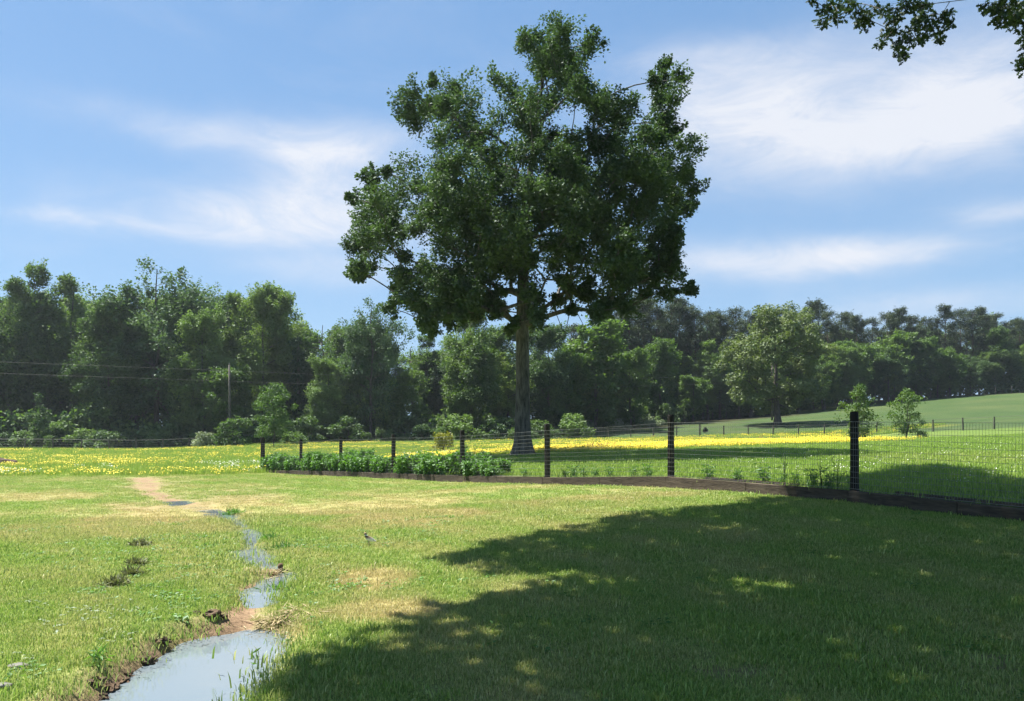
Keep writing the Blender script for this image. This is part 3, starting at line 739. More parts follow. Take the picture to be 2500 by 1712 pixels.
place(AIRY, 1010, 106, 830, 'thin pale tree in the bright gap left of the shade tree trunk', 'thin_tree', 1.3, natural=18)
light = [(LT[0], 1450, 108, 792, 'bright green rounded tree under the right side of the shade tree crown', 1.2), (LT[1], 1540, 114, 860, 'light green tree just left of the thick middle fence post', 1.0),
         (LT[0], 1610, 122, 835, 'light green pointed tree in front of the pines', .95), (LT[1], 1690, 124, 920, 'low light green tree left of the lone oak', 1.1), (LT[1], 2085, 146, 838, 'light green tree right of the lone oak, before the pines', 1.1),
         (LT[0], 2180, 149, 815, 'tallest light green tree of the hillside wood edge', 1.15), (LT[1], 2250, 150, 830, 'light green tree beside the tallest one on the hillside edge', 1.0),
         (LT[0], 2320, 150, 850, 'rightmost light green tree on the hillside wood edge', 1.0), (LT[0], 1380, 104, 868, 'light green tree right of the shade tree trunk, low', 1.1), (LT[1], 560, 92, 900, 'fresh green tree behind the utility pole', 1.0),
         (LT[0], 985, 99, 905, 'bright green tree low in the gap left of the shade tree', .95), (LT[1], 1115, 95, 965, 'small bright green tree just left of the shade tree trunk', .8),
         (LT[0], 2010, 143, 868, 'light green tree close to the right flank of the lone oak', 1.0)]
for st, px, Y, ty, lab, w in light: place(st, px, Y, ty, lab, 'light_tree', w, natural=13)

# back rows: nothing tells one from the next
for i in range(54):
    px = -170 + i * 31 + rnd.uniform(-14, 14); Y = rnd.uniform(104, 130)
    if 965 < px < 1035: continue
    ty = 748 + rnd.uniform(-25, 60) + (55 if px > 690 else 0) + (50 if 740 < px < 830 else 0) + (40 if px > 1300 else 0)
    place(HW[i % 5], px, Y, ty, 'hardwood tree in the shaded back rows of the left wood', 'hardwood_tree', 1.1, 'back rows of the left wood')
pines = [(1395, 128, 800), (1470, 130, 775), (1505, 133, 752), (1538, 131, 742), (1572, 135, 748), (1605, 133, 765), (1640, 136, 748), (1662, 139, 744), (1695, 138, 775), (1725, 141, 775), (1760, 143, 782), (1795, 142, 770),
         (1830, 145, 768), (1868, 146, 775), (1905, 147, 770), (1945, 148, 768), (1985, 150, 748), (2020, 152, 775), (2055, 154, 772), (2092, 155, 782), (2130, 156, 790), (2165, 157, 768), (2195, 158, 764), (2228, 158, 785), (2262, 160, 780),
         (2305, 158, 758), (2345, 160, 768), (2375, 158, 762), (2405, 160, 780), (2432, 161, 778), (2462, 160, 788), (2492, 161, 790), (2525, 160, 785), (2560, 162, 790), (2600, 162, 780)]
for i, (px, Y, ty) in enumerate(pines):
    place(PN[i % 3], px, Y, ty, 'tall dark pine of the hill stand front row, %s from the left' % nth(i + 1), 'pine_tree', 1.15, 'pines along the hill', 21.0)
    place(PN[(i + 1) % 3], px + 16, Y + 9, ty + rnd.uniform(-2, 22), 'dark pine in the shaded back row of the hill stand', 'pine_tree', 1.2, 'back row of pines', 21.0)
for i in range(58):
    px = 1440 + (i // 2) * 40 + rnd.uniform(-16, 16); Y = 127 + (px - 1500) / 1000 * 30 + (i % 2) * 22
    place(HW[i % 5], px, Y, 868 + rnd.uniform(-35, 30) - (i % 2) * 35 - max(0, (px - 2000)) * .06, 'dark broadleaf tree at the foot of the pines', 'hardwood_tree', 1.3, 'broadleaf trees under the pines')

# low scrub along the wood edge
k = 0
for px in np.arange(20, 1420, 46):
    Y = 89.5 + rnd.uniform(0, 3); x = (px - 1250) * Y / F
    st = BU[[0, 2, 0, 1][k % 4]]; k += 1
    sc = rnd.uniform(.45, 1.15)
    tree_thing('scrub_bush', (x, Y, gz(x, Y) - .1), st[0], st[1], 'low scrub bush in shade behind the far fence, %s from the left' % nth(k), 'bush', 'scrub behind the far fence', rnd.uniform(0, 6), (sc * 1.2, sc * 1.2, sc), 'leaves')
k = 0
for px in np.arange(1290, 1640, 26):
    Y = 100 + (px - 1290) * .055; x = (px - 1250) * Y / F; st = BU[[3, 1, 3][k % 3]]; k += 1; sc = rnd.uniform(.8, 1.4)
    tree_thing('pale_weed_bush', (x, Y, gz(x, Y) - .1), st[0], st[1], 'pale weed bush at the wood foot right of the shade tree, %s from the left' % nth(k), 'bush', 'pale weeds at the wood edge', rnd.uniform(0, 6), (sc, sc, sc), 'leaves')

# dense undergrowth closing the wood below the crowns: one uncountable mass
def undergrowth(name, line, h, depth, n, label, seed, leaf=.5):
    rs = np.random.default_rng(seed); pts = np.array(line, float); seg = np.hypot(*np.diff(pts, axis=0).T); s = np.concatenate([[0], np.cumsum(seg)])
    q = rs.uniform(0, s[-1], n); X = np.interp(q, s, pts[:, 0]) + rs.normal(0, depth * .3, n); Y = np.interp(q, s, pts[:, 1]) + rs.uniform(-.5, .5, n) * depth
    H = h * (.75 + .45 * vnoise(q * .22, q * 0, seed) + .2 * vnoise(q * .7, q * 0, seed + 1)); Z = ground_z(X, Y, False) + H * rs.uniform(0, 1, n) ** .8
    c = np.stack([X, Y, Z], -1)
    o = link(name, leaf_mesh(name, [leaves(c, np.full(n, .55), np.full(n, 9), leaf, rs, .7, .5, .72, .2, .5)], M['leaf_wood'])); tag(o, label, kind='stuff')
undergrowth('undergrowth', [(-95, 96), (-60, 94), (-38, 95), (-27.5, 97), (-5.6, 99), (10, 112), (24, 129)], 4.5, 4, 5200, 'dark undergrowth filling the foot of the left wood', 901)
undergrowth('hill_undergrowth', [(20, 128), (33, 139), (51, 149), (62, 153), (80, 154), (110, 154), (125, 150)], 5.0, 4, 4200, 'dark undergrowth filling the foot of the hill wood', 902)
undergrowth('far_undergrowth', [(-110, 140), (-40, 142), (-22, 146)], 9.0, 5, 2200, 'dim foliage deep inside the left wood', 903, .8)

# ivy-clad dead trunk
def ivy_snag():
    rs = np.random.default_rng(77); Y = 97; x = (728 - 1250) * Y / F; g = gz(x, Y); h = EYE + (HOR - 835) * Y / F - g
    tl = trunk_line(h, 10, rs, .05); cs = np.repeat(tl[2:], 5, 0) + rs.normal(0, .28, (40, 3)); rr = np.full(40, .6)
    me = branch_mesh(tl, np.linspace(.3, .15, 10), cs[:6], rs, M['bark'], 'snag_trunk', tip=.02)
    V, Fc, var = leaves(cs, rr, np.full(40, 130), .24, rs)
    tree_thing('ivy_covered_snag', (x, Y, g), me, leaf_mesh('ivy', [(V, Fc, var)], M['leaf_ivy']), 'dark ivy-covered dead trunk like a column, right of the round-topped tree', crown_name='ivy')
ivy_snag()

# lone pasture oak on the hill
def lone_oak():
    rs = np.random.default_rng(63); Y = 107.0; px = 1899; x = (px - 1250) * Y / F; g = gz(x, Y); s = F / Y
    cs, rr = [], []
    for (cx, cy_, rx, ry, n) in [(1925, 790, 75, 42, 26), (1860, 830, 70, 45, 22), (1960, 860, 55, 60, 24), (1830, 880, 62, 55, 22), (1905, 900, 90, 70, 34), (1960, 940, 45, 50, 16), (1850, 950, 55, 45, 18), (1905, 975, 60, 28, 14), (1800, 850, 30, 35, 8), (1985, 850, 22, 35, 8), (1890, 775, 45, 25, 10)]:
        for _ in range(n):
            a = rs.uniform(0, 6.283); t = math.sqrt(rs.uniform()); X = (cx + rx * t * math.cos(a) - px) / s; Z = (HOR - cy_ - ry * t * math.sin(a)) / s + EYE - g
            D = 6.2 * math.sqrt(max(.08, 1 - (X / 7.4) ** 2 - ((Z - 8) / 9) ** 2)); cs.append((X, rs.uniform(-D, D), Z)); rr.append(rs.uniform(.7, 1.2))
    cs = np.array(cs); rr = np.array(rr)
    tme = branch_mesh(trunk_line(13, 12, rs, .06), np.linspace(.42, .05, 12), cs, rs, M['bark'], 'lone_oak_trunk', tip=.03, flare=.6, seglen=1.3)
    V, Fc, var = leaves(cs, rr, (rr ** 2 * 190).astype(int), .30, rs, .8, .5, .7)
    me = leaf_mesh('lone_oak_crown', [(V, Fc, var)], leafmat('leaf_lone_oak', (.055, .085, .038), (.16, .20, .075), (1.4, 1.6, .6), .26, .3, .02))
    tree_thing('pasture_oak', (x, Y, g), tme, me, 'lone round-crowned oak standing in the pasture before the hill pines')
lone_oak()

# young trees
def sapling(seed, h, w, n, leaf, per, mat, stems=3, low=.22, crm=.34):
    rs = np.random.default_rng(seed); cs, rr = [], []
    for _ in range(n):
        f = rs.uniform(low, 1.0); q = w * (math.sin(math.pi * min(1, (f - low) / (1 - low) * .86 + .14)) ** .7) * rs.uniform(.15, 1); a = rs.uniform(0, 6.283)
        cs.append((q * math.cos(a), q * math.sin(a), f * h)); rr.append(crm * rs.uniform(.6, 1.3))
    cs = np.array(cs); rr = np.array(rr); ex = []
    for k in range(stems - 1):
        a = rs.uniform(0, 6.283); ex.append((np.array([(0, 0, 0), (.25 * math.cos(a), .25 * math.sin(a), .35 * h * .5), (.55 * math.cos(a), .55 * math.sin(a), h * .5)]), [.035, .03, .015]))
    tme = branch_mesh(trunk_line(h * .85, 8, rs, .05), np.linspace(.05, .012, 8), cs, rs, M['bark'], 'sapling_stem', tip=.008, sides=4, seglen=.5, extra=ex)
    V, Fc, var = leaves(cs, rr, np.full(n, per), leaf, rs, .95, .6, .6, .2, .4)
    return tme, leaf_mesh('sapling_leaves', [(V, Fc, var)], M[mat])
for px, by, top, Y, sd, lab, w in [(2098, 1079, 945, 60, 301, 'leafy young tree behind the tall right-hand fence post', 1.7), (2212, 1071, 953, 64, 302, 'leafy young tree standing right of the one behind the fence post', 1.65)]:
    x = (px - 1250) * Y / F; g = gz(x, Y); h = EYE + (HOR - top) * Y / F - g; t = sapling(sd, h, w, 64, .15, 46, 'leaf_light', 3, .12)
    tree_thing('young_tree', (x, Y, g), t[0], t[1], lab)
x = (668 - 1250) * 76 / F; g = gz(x, 76); t = sapling(303, EYE + (HOR - 935) * 76 / F - g, 2.7, 64, .22, 62, 'leaf_light', 1, .24, .5)
tree_thing('young_tree', (x, 76, g), t[0], t[1], 'young spreading tree with bright leaves behind the fence corner post')
x = (95 - 1250) * 88 / F; g = gz(x, 88); t = sapling(304, EYE + (HOR - 965) * 88 / F - g, 1.3, 30, .24, 70, 'leaf_wood', 1, .15, .5)
tree_thing('young_tree', (x, 88, g), t[0], t[1], 'small greyish tree behind the far fence near the left edge')
for (px, Y, top, st, lab, wid) in [(1082, 50, 1050, bush(311, 1.2, .75, 26, .12, 60, 'leaf_yellow', crm=.24), 'yellowish bush in the flower meadow behind the planted bed', 1.0),
                                   (570, 85, 1012, bush(312, 3, 1.7, 26, .24, 90, 'leaf_light', crm=.5), 'feathery yellow-green shrub at the foot of the utility pole', 1.2),
                                   (505, 86, 1052, bush(313, 2, 1.5, 20, .22, 90, 'leaf_pale', crm=.45), 'low grey-green shrub left of the utility pole', 1.2),
                                   (715, 85, 1050, bush(314, 2, 1.5, 20, .22, 90, 'leaf_light', crm=.45), 'low bright shrub behind the second fence post from the corner', 1.3),
                                   (118, 84, 1060, bush(315, 2, .8, 16, .2, 80, 'leaf_light', crm=.35), 'small pale bush against the far fence at left', .8),
                                   (2252, 63, 1050, bush(316, 1, .7, 12, .14, 70, 'leaf_wood', crm=.25), 'dark little bush at the foot of the right young tree', 1.0),
                                   (1130, 48, 1083, bush(317, .8, .5, 10, .10, 60, 'leaf_wood', crm=.2), 'dark low bush beside the yellowish bush', 1.2),
                                   (1350, 95, 1040, bush(318, 1.5, .8, 12, .2, 70, 'leaf_light', crm=.4), 'spiky leafy bush at the far fence right of the shade tree trunk', .9)]:
    x = (px - 1250) * Y / F; g = gz(x, Y); h = EYE + (HOR - top) * Y / F - g
    zs = max(v.co.z for v in st[1].vertices); kx = h / zs
    tree_thing('shrub', (x, Y, g - .03), st[0], st[1], lab, 'bush', None, 0, (kx * wid, kx * wid, kx), 'leaves')

# ------------------------------------------------------------------ overhanging yard oaks (trunks stand outside the picture, at right)
def lobed_leaves(pts, size, rs):
    """flat lobed oak leaves as small fans"""
    out = np.array([(0, 0), (.10, .07), (.26, .10), (.30, .30), (.42, .13), (.56, .14), (.62, .38), (.72, .15), (.86, .20), (1, 0)])
    prof = np.concatenate([out, [(a, -b) for a, b in out[-2:0:-1]]]); k = len(prof)
    n = len(pts); nor = rs.normal(0, .7, (n, 3)) + np.array([0, 0, .7]); nor /= np.linalg.norm(nor, axis=1)[:, None]
    ax = rs.normal(0, 1, (n, 3)) + np.array([0, 0, -.5]); ax -= nor * (ax * nor).sum(1)[:, None]; ax /= np.linalg.norm(ax, axis=1)[:, None]
    sd = np.cross(nor, ax); L = size * rs.uniform(.7, 1.3, n)
    P = pts[:, None] + L[:, None, None] * (prof[None, :, 0:1] * ax[:, None] + prof[None, :, 1:2] * sd[:, None])
    Cn = pts + ax * (L * .5)[:, None]
    V = np.concatenate([P, Cn[:, None]], 1).reshape(-1, 3); b = np.arange(n)[:, None] * (k + 1); j = np.arange(k)[None]
    Fc = np.stack([b + j, b + (j + 1) % k, b + k + 0 * j], -1).reshape(-1, 3)
    return V, Fc, np.repeat(rs.uniform(0, 1, n), k)

def in_poly(x, y, P):
    r = False; j = len(P) - 1
    for i in range(len(P)):
        if (P[i][1] > y) != (P[j][1] > y) and x < (P[j][0] - P[i][0]) * (y - P[i][1]) / (P[j][1] - P[i][1]) + P[i][0]: r = not r
        j = i
    return r

def yard_oaks():
    rs = np.random.default_rng(91)
    edge = [gpx(a, b) for a, b in [(690, 1712), (790, 1614), (940, 1538), (1140, 1485), (1300, 1452), (1490, 1400), (1250, 1400), (1060, 1376), (1290, 1318), (1506, 1270), (1680, 1242), (1829, 1228), (1950, 1205), (2060, 1178), (2140, 1160), (2230, 1141), (2320, 1140), (2400, 1152), (2445, 1172), (2500, 1180)]]
    poly = [(-1.0, 2.2)] + edge + [(17.5, 20), (17, 10), (10, 4), (7, 1.5)]
    need = [[], []]
    for gx_ in np.arange(-3, 18, .62):
        for gy_ in np.arange(1.5, 30, .62):
            x, y = gx_ + rs.uniform(-.25, .25), gy_ + rs.uniform(-.25, .25)
            if not in_poly(x, y, poly): continue
            # keep the rim from being overshot by the clump radius
            if not all(in_poly(x + .45 * math.cos(t), y + .45 * math.sin(t), poly) for t in np.arange(0, 6.28, .8)):
                rim = True
            else: rim = False
            g = float(base_z(x, y)); k1 = .55 + .02
            h = 8.2
            for _ in range(12):                          # lowest height that stays above the top of the view
                ly = y - SH[1] * h; h = max(8.2, EYE + k1 * ly + .9 - g)
            hh = h + rs.uniform(0, 2.0 if rim else 4.5)
            lx, ly = x - SH[0] * hh, y - SH[1] * hh
            # lit holes
            if rs.uniform() < (.03 if not rim else .0): continue
            need[0 if (y < 13.2 and x < 9) else 1].append((lx, ly, g + hh, .42 if rim else .72))
    # boughs that hang into the view
    hang = [(330, 10, 40), (450, 80, 70), (420, 210, 55), (560, 150, 65), (520, 60, 60), (700, 80, 70), (640, 30, 60), (800, 150, 60), (760, 210, 50), (840, 230, 45), (930, 100, 60), (1020, 110, 50), (1100, 120, 50), (1060, 185, 40), (1130, 190, 35), (1250, 60, 60), (1330, 30, 60), (1400, 60, 55),
            (1300, 200, 50), (1400, 220, 70), (1360, 150, 50), (1250, 290, 65), (1090, 290, 45), (1020, 310, 50), (970, 410, 32), (1200, 390, 60), (1120, 420, 40), (1150, 480, 55), (1190, 530, 45), (1320, 370, 55), (1380, 350, 35), (1540, 170, 50), (1600, 130, 45), (1620, 220, 35), (1520, 310, 50), (1470, 270, 40), (1530, 380, 30), (1180, 10, 50),
            (1990, 70, 60), (2060, 100, 80), (2150, 60, 110), (2240, 120, 90), (2120, 190, 65), (2190, 220, 50), (2300, 60, 110), (2310, 230, 60), (2330, 370, 50), (2280, 600, 45), (2330, 560, 40), (2320, 640, 40), (2340, 470, 40), (2440, 300, 90), (2450, 150, 120)]
    hp = []
    for zx, zy, zr_ in hang:
        Y = 23 + rs.uniform(-1.2, 1.2) if zx < 1800 else 21 + rs.uniform(-1, 1)
        hp.append((*at(1900 + zx / 3.873, zy / 3.873, Y), zr_ / 3.873 * Y / F))
    hp = np.array(hp)
    for oi, (tx, ty, lab) in enumerate([(6.4, 4.2, 'big yard oak spreading over the shaded lawn, trunk just outside at right'), (20.6, 28.5, 'tall yard oak whose leafy twigs hang into the top right corner')]):
        A = np.array(need[oi]); g = gz(tx, ty)
        # fill round the trunk itself so the crown is whole from any side
        fill = []
        for _ in range(70):
            a = rs.uniform(0, 6.283); q = rs.uniform(1, 8); X, Y = tx + q * math.cos(a), ty + q * math.sin(a); Z = g + rs.uniform(9, 14) + (8 if oi else 0)
            lim = EYE + .57 * Y + 1.4
            if abs(X) < .68 * Y + 1 and Z < lim: Z = lim + rs.uniform(.3, 2)
            # do not shade the sunny lawn
            sx, sy = X + SH[0] * (Z - g), Y + SH[1] * (Z - g)
            if abs(sx) < .66 * sy and not in_poly(sx, sy, poly): continue
            fill.append((X, Y, Z, .9))
        A = np.concatenate([A, np.array(fill)]) if fill else A
        cl = A[:, :3] - np.array([tx, ty, g]); rr = A[:, 3]
        top = cl[:, 2].max()
        z = np.linspace(-.2, top * (.88 if oi else .72), 12); cx = cl[:, 0].mean(); cyy = cl[:, 1].mean()
        tl = np.stack([cx * .30 * np.clip((z - 4) / top, 0, 1), cyy * .30 * np.clip((z - 4) / top, 0, 1), z], -1)
        allc = cl
        ex = None
        if oi:                                            # slim boughs dipping into view from the crown above
            ex = []; O = np.array([tx, ty, g])
            for sel, roots in ((hp[:, 0] < 9.4, [(5.2, 24.5, 18.0), (7.2, 23.5, 16.0), (8.4, 23.0, 15.4)]), (hp[:, 0] >= 9.4, [(9.5, 23.5, 17.0), (11.0, 21.5, 15.0), (12.4, 21.2, 14.4)])):
                rt = np.array(roots) - O
                nodes, par, ends = skeleton(np.repeat(rt, 2, 0) + np.linspace(0, .05, 6)[:, None], hp[sel, :3] - O, rs, up=.1, seglen=.5)
                for i_ in range(6, len(nodes)): ex.append((np.array([nodes[par[i_]], nodes[i_]]), [.012, .009]))
                k0 = int(np.argmin(np.linalg.norm(cl - rt[0], axis=1)))
                ex.append((np.array([cl[k0], rt[0], rt[1], rt[2]]), [.06, .05, .035, .02]))
        tme = branch_mesh(tl, np.linspace(.5, .14, 12), allc, rs, M['bark_grey'], 'yard_oak_trunk', tip=.014, flare=.7, seglen=1.1, up=.35 if oi else .1, extra=ex, t0f=.8 if oi else .4)
        cnt = (rr ** 2 * 260).astype(int) + 25
        parts = [leaves(cl, rr, cnt, .24, rs, .6, .5, .62, .2, 1.0)]
        if oi:
            pts = []
            for (x, y, zz, r) in hp:
                r *= 1.12; nn = int(26 + (r / .2) ** 2 * 30); d = rs.normal(0, 1, (nn, 3)); d /= np.linalg.norm(d, axis=1)[:, None]
                pts.append(np.array([x - tx, y - ty, zz - g]) + d * (r * rs.uniform(.2, 1, nn) ** .6)[:, None])
            parts.append(lobed_leaves(np.concatenate(pts), .15, rs))
        tree_thing('yard_oak', (tx, ty, g), tme, leaf_mesh('yard_oak_crown', parts, M['leaf_oak']), lab)
yard_oaks()

# ------------------------------------------------------------------ near wire fence and its timber edging
def post_mesh(h, r, seed):
    rs = np.random.default_rng(seed); n = 12; z = np.array([-.25, 0, .3, .6, .9, 1.15, h - .03, h]); rad = np.array([1.04, 1.03, 1.0, .99, .97, .97, .95, .86]) * r
    P = np.stack([np.cumsum(rs.normal(0, .002, len(z))), np.cumsum(rs.normal(0, .002, len(z))), z], -1)
    V, Fc = tube_np(P, rad, n); V[:, :2] += rs.normal(0, .002, (len(V), 2))
    mb = MB(); mb.add(V.tolist(), Fc.tolist()); mb.f.append(tuple(len(V) - n + i for i in range(n)))
    return mb.mesh('fence_post', M['post'], False)
fence = empty('wire_fence', (FP[5][0], FP[5][1], FZ[5]))
tag(fence, 'near field fence of black round posts and square-mesh wire across the lawn edge', 'fence')
PT = []       # post feet (top of timber), on the pasture side of the boards
HTS = [1.42, 1.42, 1.42, 1.42, 1.42, 1.42, 1.36, 1.34, 1.36, 1.52]
RAD = [.078, .078, .076, .078, .078, .075, .075, .07, .07, .10]
for i, ((x, y), z) in enumerate(zip(FP, FZ)):
    a = np.array(FP[max(0, i - 1)]); b = np.array(FP[min(len(FP) - 1, i + 1)]); t = (b - a) / np.linalg.norm(b - a)
    nrm = np.array([t[1], -t[0]]); nrm = nrm if nrm[1] > 0 else -nrm
    p = np.array([x, y]) + nrm * .13; PT.append((p[0], p[1], z + .19))
    o = link('post', post_mesh(HTS[i], RAD[i], 400 + i), fence); o.location = Vector((p[0], p[1], z + .17)) - fence.location
    o.rotation_euler = (rnd.uniform(-.012, .012), rnd.uniform(-.012, .012), rnd.uniform(0, 6))
def strand(mb, a, b, r, sag=0, n=1):
    P = [np.array(a) + (np.array(b) - np.array(a)) * t + np.array([0, 0, -sag * 4 * t * (1 - t)]) for t in np.linspace(0, 1, n + 1)]
    V, Fc = tube_np(P, [r] * (n + 1), 3); mb.add(V.tolist(), Fc.tolist())
for i in range(len(PT) - 1):
    mb = MB(); a, b = np.array(PT[i]), np.array(PT[i + 1]); L = np.linalg.norm(b - a); off = np.array(fence.location)
    d = (b - a) / L; nrm = np.array([d[1], -d[0], 0]); nrm = nrm if nrm[1] < 0 else -nrm
    a = a + nrm * .085 - off; b = b + nrm * .085 - off
    rr_ = np.random.default_rng(500 + i); rows = 13; sags = rr_.uniform(0, .012, rows) + (.02 if i > 4 else .004)
    hs = np.linspace(.02, 1.22, rows)
    th = .0030 if i < 4 else .0034; tv = .0024 if i < 4 else .0011           # heavier gauge top and bottom strands
    for k in range(rows): strand(mb, a + [0, 0, hs[k]], b + [0, 0, hs[k]], th * (1.25 if k in (0, rows - 1) else 1.0), sags[k], 6)
    nv = int(L / .0508)
    for k in range(1, nv):
        t = k / nv; p = a + (b - a) * t; wv = .004 * math.sin(k * .7)
        strand(mb, p + [wv, 0, hs[0]], p + [0, wv, hs[-1] - .015 * 4 * t * (1 - t)], tv)
    link('wire_mesh', mb.mesh('wire_mesh', M['wire']), fence)
edging = empty('timber_edging', (FP[5][0], FP[5][1], FZ[5])); tag(edging, 'low edging of weathered brown timbers laid end to end under the near fence', 'edging')
for i in range(len(FP) - 1):
    a = Vector((*FP[i], FZ[i])); b = Vector((*FP[i + 1], FZ[i + 1])); nb = 2
    for k in range(nb):
        p = a.lerp(b, k / nb); q = a.lerp(b, (k + 1) / nb); mid = (p + q) / 2; d = q - p; L = d.length - .012
        rot = d.to_track_quat('X', 'Z').to_matrix()
        bm = bmesh.new(); bmesh.ops.create_cube(bm, size=1.0); bmesh.ops.scale(bm, vec=(L, .10, .30), verts=bm.verts)
        bmesh.ops.bevel(bm, geom=list(bm.edges), offset=.012, segments=1)
        for v in bm.verts: v.co += Vector((0, rnd.uniform(-.003, .003), rnd.uniform(-.004, .004)))
        me = bpy.data.meshes.new('timber'); bm.to_mesh(me); bm.free(); me.materials.append(M['timber'])
        o = link('timber', me, edging); o.location = mid + Vector((0, 0, .030 + rnd.uniform(-.008, .008))) - edging.location; o.rotation_euler = rot.to_euler()
    if i in (1, 2):       # a second plank lies loose behind the first
        d = b - a; rot = d.to_track_quat('X', 'Z').to_matrix(); nrm = Vector((-d.y, d.x, 0)).normalized(); nrm = nrm if nrm.y > 0 else -nrm
        bm = bmesh.new(); bmesh.ops.create_cube(bm, size=1.0); bmesh.ops.scale(bm, vec=(2.4, .09, .05), verts=bm.verts); bmesh.ops.bevel(bm, geom=list(bm.edges), offset=.008, segments=1)
        me = bpy.data.meshes.new('loose_plank'); bm.to_mesh(me); bm.free(); me.materials.append(M['timber'])
        c = a.lerp(b, .55) + nrm * .32
        o = link('loose_plank', me); o.location = (c.x, c.y, gz(c.x, c.y) + .045); o.rotation_euler = rot.to_euler()
        tag(o, 'loose plank lying behind the edging ' + ('near the right picture edge' if i == 1 else 'just left of the tall right-hand post'), 'plank')

# ------------------------------------------------------------------ far fences
def far_fence(name, line, spacing, h, label, thick=.05, rail=True, mat='farpost', rows=5):
    e = empty(name, (*line[0], gz(*line[0]))); tag(e, label, 'fence'); off = np.array(e.location)
    pts = np.array(line, float); seg = np.hypot(*np.diff(pts, axis=0).T); s = np.concatenate([[0], np.cumsum(seg)])
    q = np.arange(0, s[-1] + .01, spacing); X = np.interp(q, s, pts[:, 0]); Y = np.interp(q, s, pts[:, 1]); Z = ground_z(X, Y)
    prot = {}
    for i in range(len(q)):
        big = i % 6 == 3
        key = big
        if key not in prot:
            mb = MB(); mb.tube([(0, 0, -.3), (0, 0, h * .5), (0, 0, h * (1.12 if big else 1))], [thick * (1.5 if big else 1)] * 3, 6); prot[key] = mb.mesh('far_post', M[mat])
        o = link('post', prot[key], e); o.location = Vector((X[i], Y[i], Z[i])) - e.location; o.rotation_euler = (rnd.uniform(-.05, .05), rnd.uniform(-.05, .05), 0); o.scale = (1, 1, rnd.uniform(.92, 1.06))
    for k in range(rows):
        mb = MB(); hh = h * (.12 + .82 * k / (rows - 1))
        P = np.stack([X, Y, Z + hh], -1) - off
        V, Fc = tube_np(P, [.014 if k == rows - 1 and rail else .004] * len(P), 3); mb.add(V.tolist(), Fc.tolist())
        link('wire_strand', mb.mesh('wire_strand', M['farwire']), e)
far_fence('pasture_fence', [(-62, 78), (-38, 85), (-27.5, 90), (-5.6, 92), (12.7, 93), (33, 86), (40, 81), (47.6, 76), (60, 68)], 2.6, 1.25, 'far wire fence along the back of the yellow flower meadow', .07)
far_fence('wood_edge_fence', [(9, 108), (24, 124), (33, 134), (51, 144), (62, 149), (76, 149.5), (97, 149.5)], 3.0, 1.3, 'farthest fence line climbing the hill along the foot of the pines', .06, False, rows=3)

# ------------------------------------------------------------------ utility pole and wires
px_ = (560 - 1250) * 88 / F; g = gz(px_, 88.0)
pole = empty('utility_pole', (px_, 88.0, g)); tag(pole, 'slim weathered wooden utility pole before the left wood', 'pole')
mb = MB(); mb.tube([(0, 0, -.5), (.03, 0, 3), (.02, 0, 6), (0, 0, 9.0)], [.15, .135, .12, .10], 10); link('shaft', mb.mesh('pole_shaft', M['farpost'], True), pole)
for zz, xx in ((9.08, 0), (8.0, .15)):
    mb = MB(); mb.tube([(xx, 0, zz - .1), (xx, 0, zz), (xx, 0, zz + .08), (xx, 0, zz + .13)], [.03, .06, .045, .02], 8); link('insulator', mb.mesh('insulator', M['stone'], True), pole)
mb = MB(); mb.box((.07, 0, 7.9), (.2, .05, .05)); link('bracket', mb.mesh('bracket', M['steelpost']), pole)
p2x = (1885 - 1250) * 118 / F; g2 = gz(p2x, 118.0)
pole2 = empty('utility_pole', (p2x, 118.0, g2)); tag(pole2, 'utility pole hidden behind the lone pasture oak', 'pole')
mb = MB(); mb.tube([(0, 0, -.5), (.03, 0, 4), (0, 0, 8.6)], [.15, .13, .10], 10); link('shaft', mb.mesh('pole_shaft', M['farpost'], True), pole2)
def cable(name, knots, label):
    X, Y, Z = [], [], []
    for px, py, Yd in knots:
        v = at(px, py, Yd); X.append(v.x); Y.append(v.y); Z.append(v.z)
    t = np.linspace(0, len(X) - 1, 60); i = np.arange(len(X))
    # smooth curve through the knots
    def sm(a): 
        c = np.polyfit(i, a, min(4, len(i) - 1)); return np.polyval(c, t)
    P = np.stack([sm(X), sm(Y), sm(Z)], -1)
    V, Fc = tube_np(P, [.009] * len(P), 4); o = link(name, mesh_np(name, V, Fc, True, M['farwire'])); tag(o, label, 'wire', 'overhead wires')
cable('overhead_wire', [(-700, 850, 86), (0, 884, 87.5), (560, 905, 88), (1000, 923, 96), (1400, 928, 104), (1885, 908, 118)], 'upper of the two overhead wires crossing before the wood')
cable('overhead_wire', [(-700, 880, 86), (0, 912, 87.5), (560, 930, 88), (1000, 945, 96), (1400, 946, 104), (1885, 930, 118)], 'lower of the two overhead wires crossing before the wood')

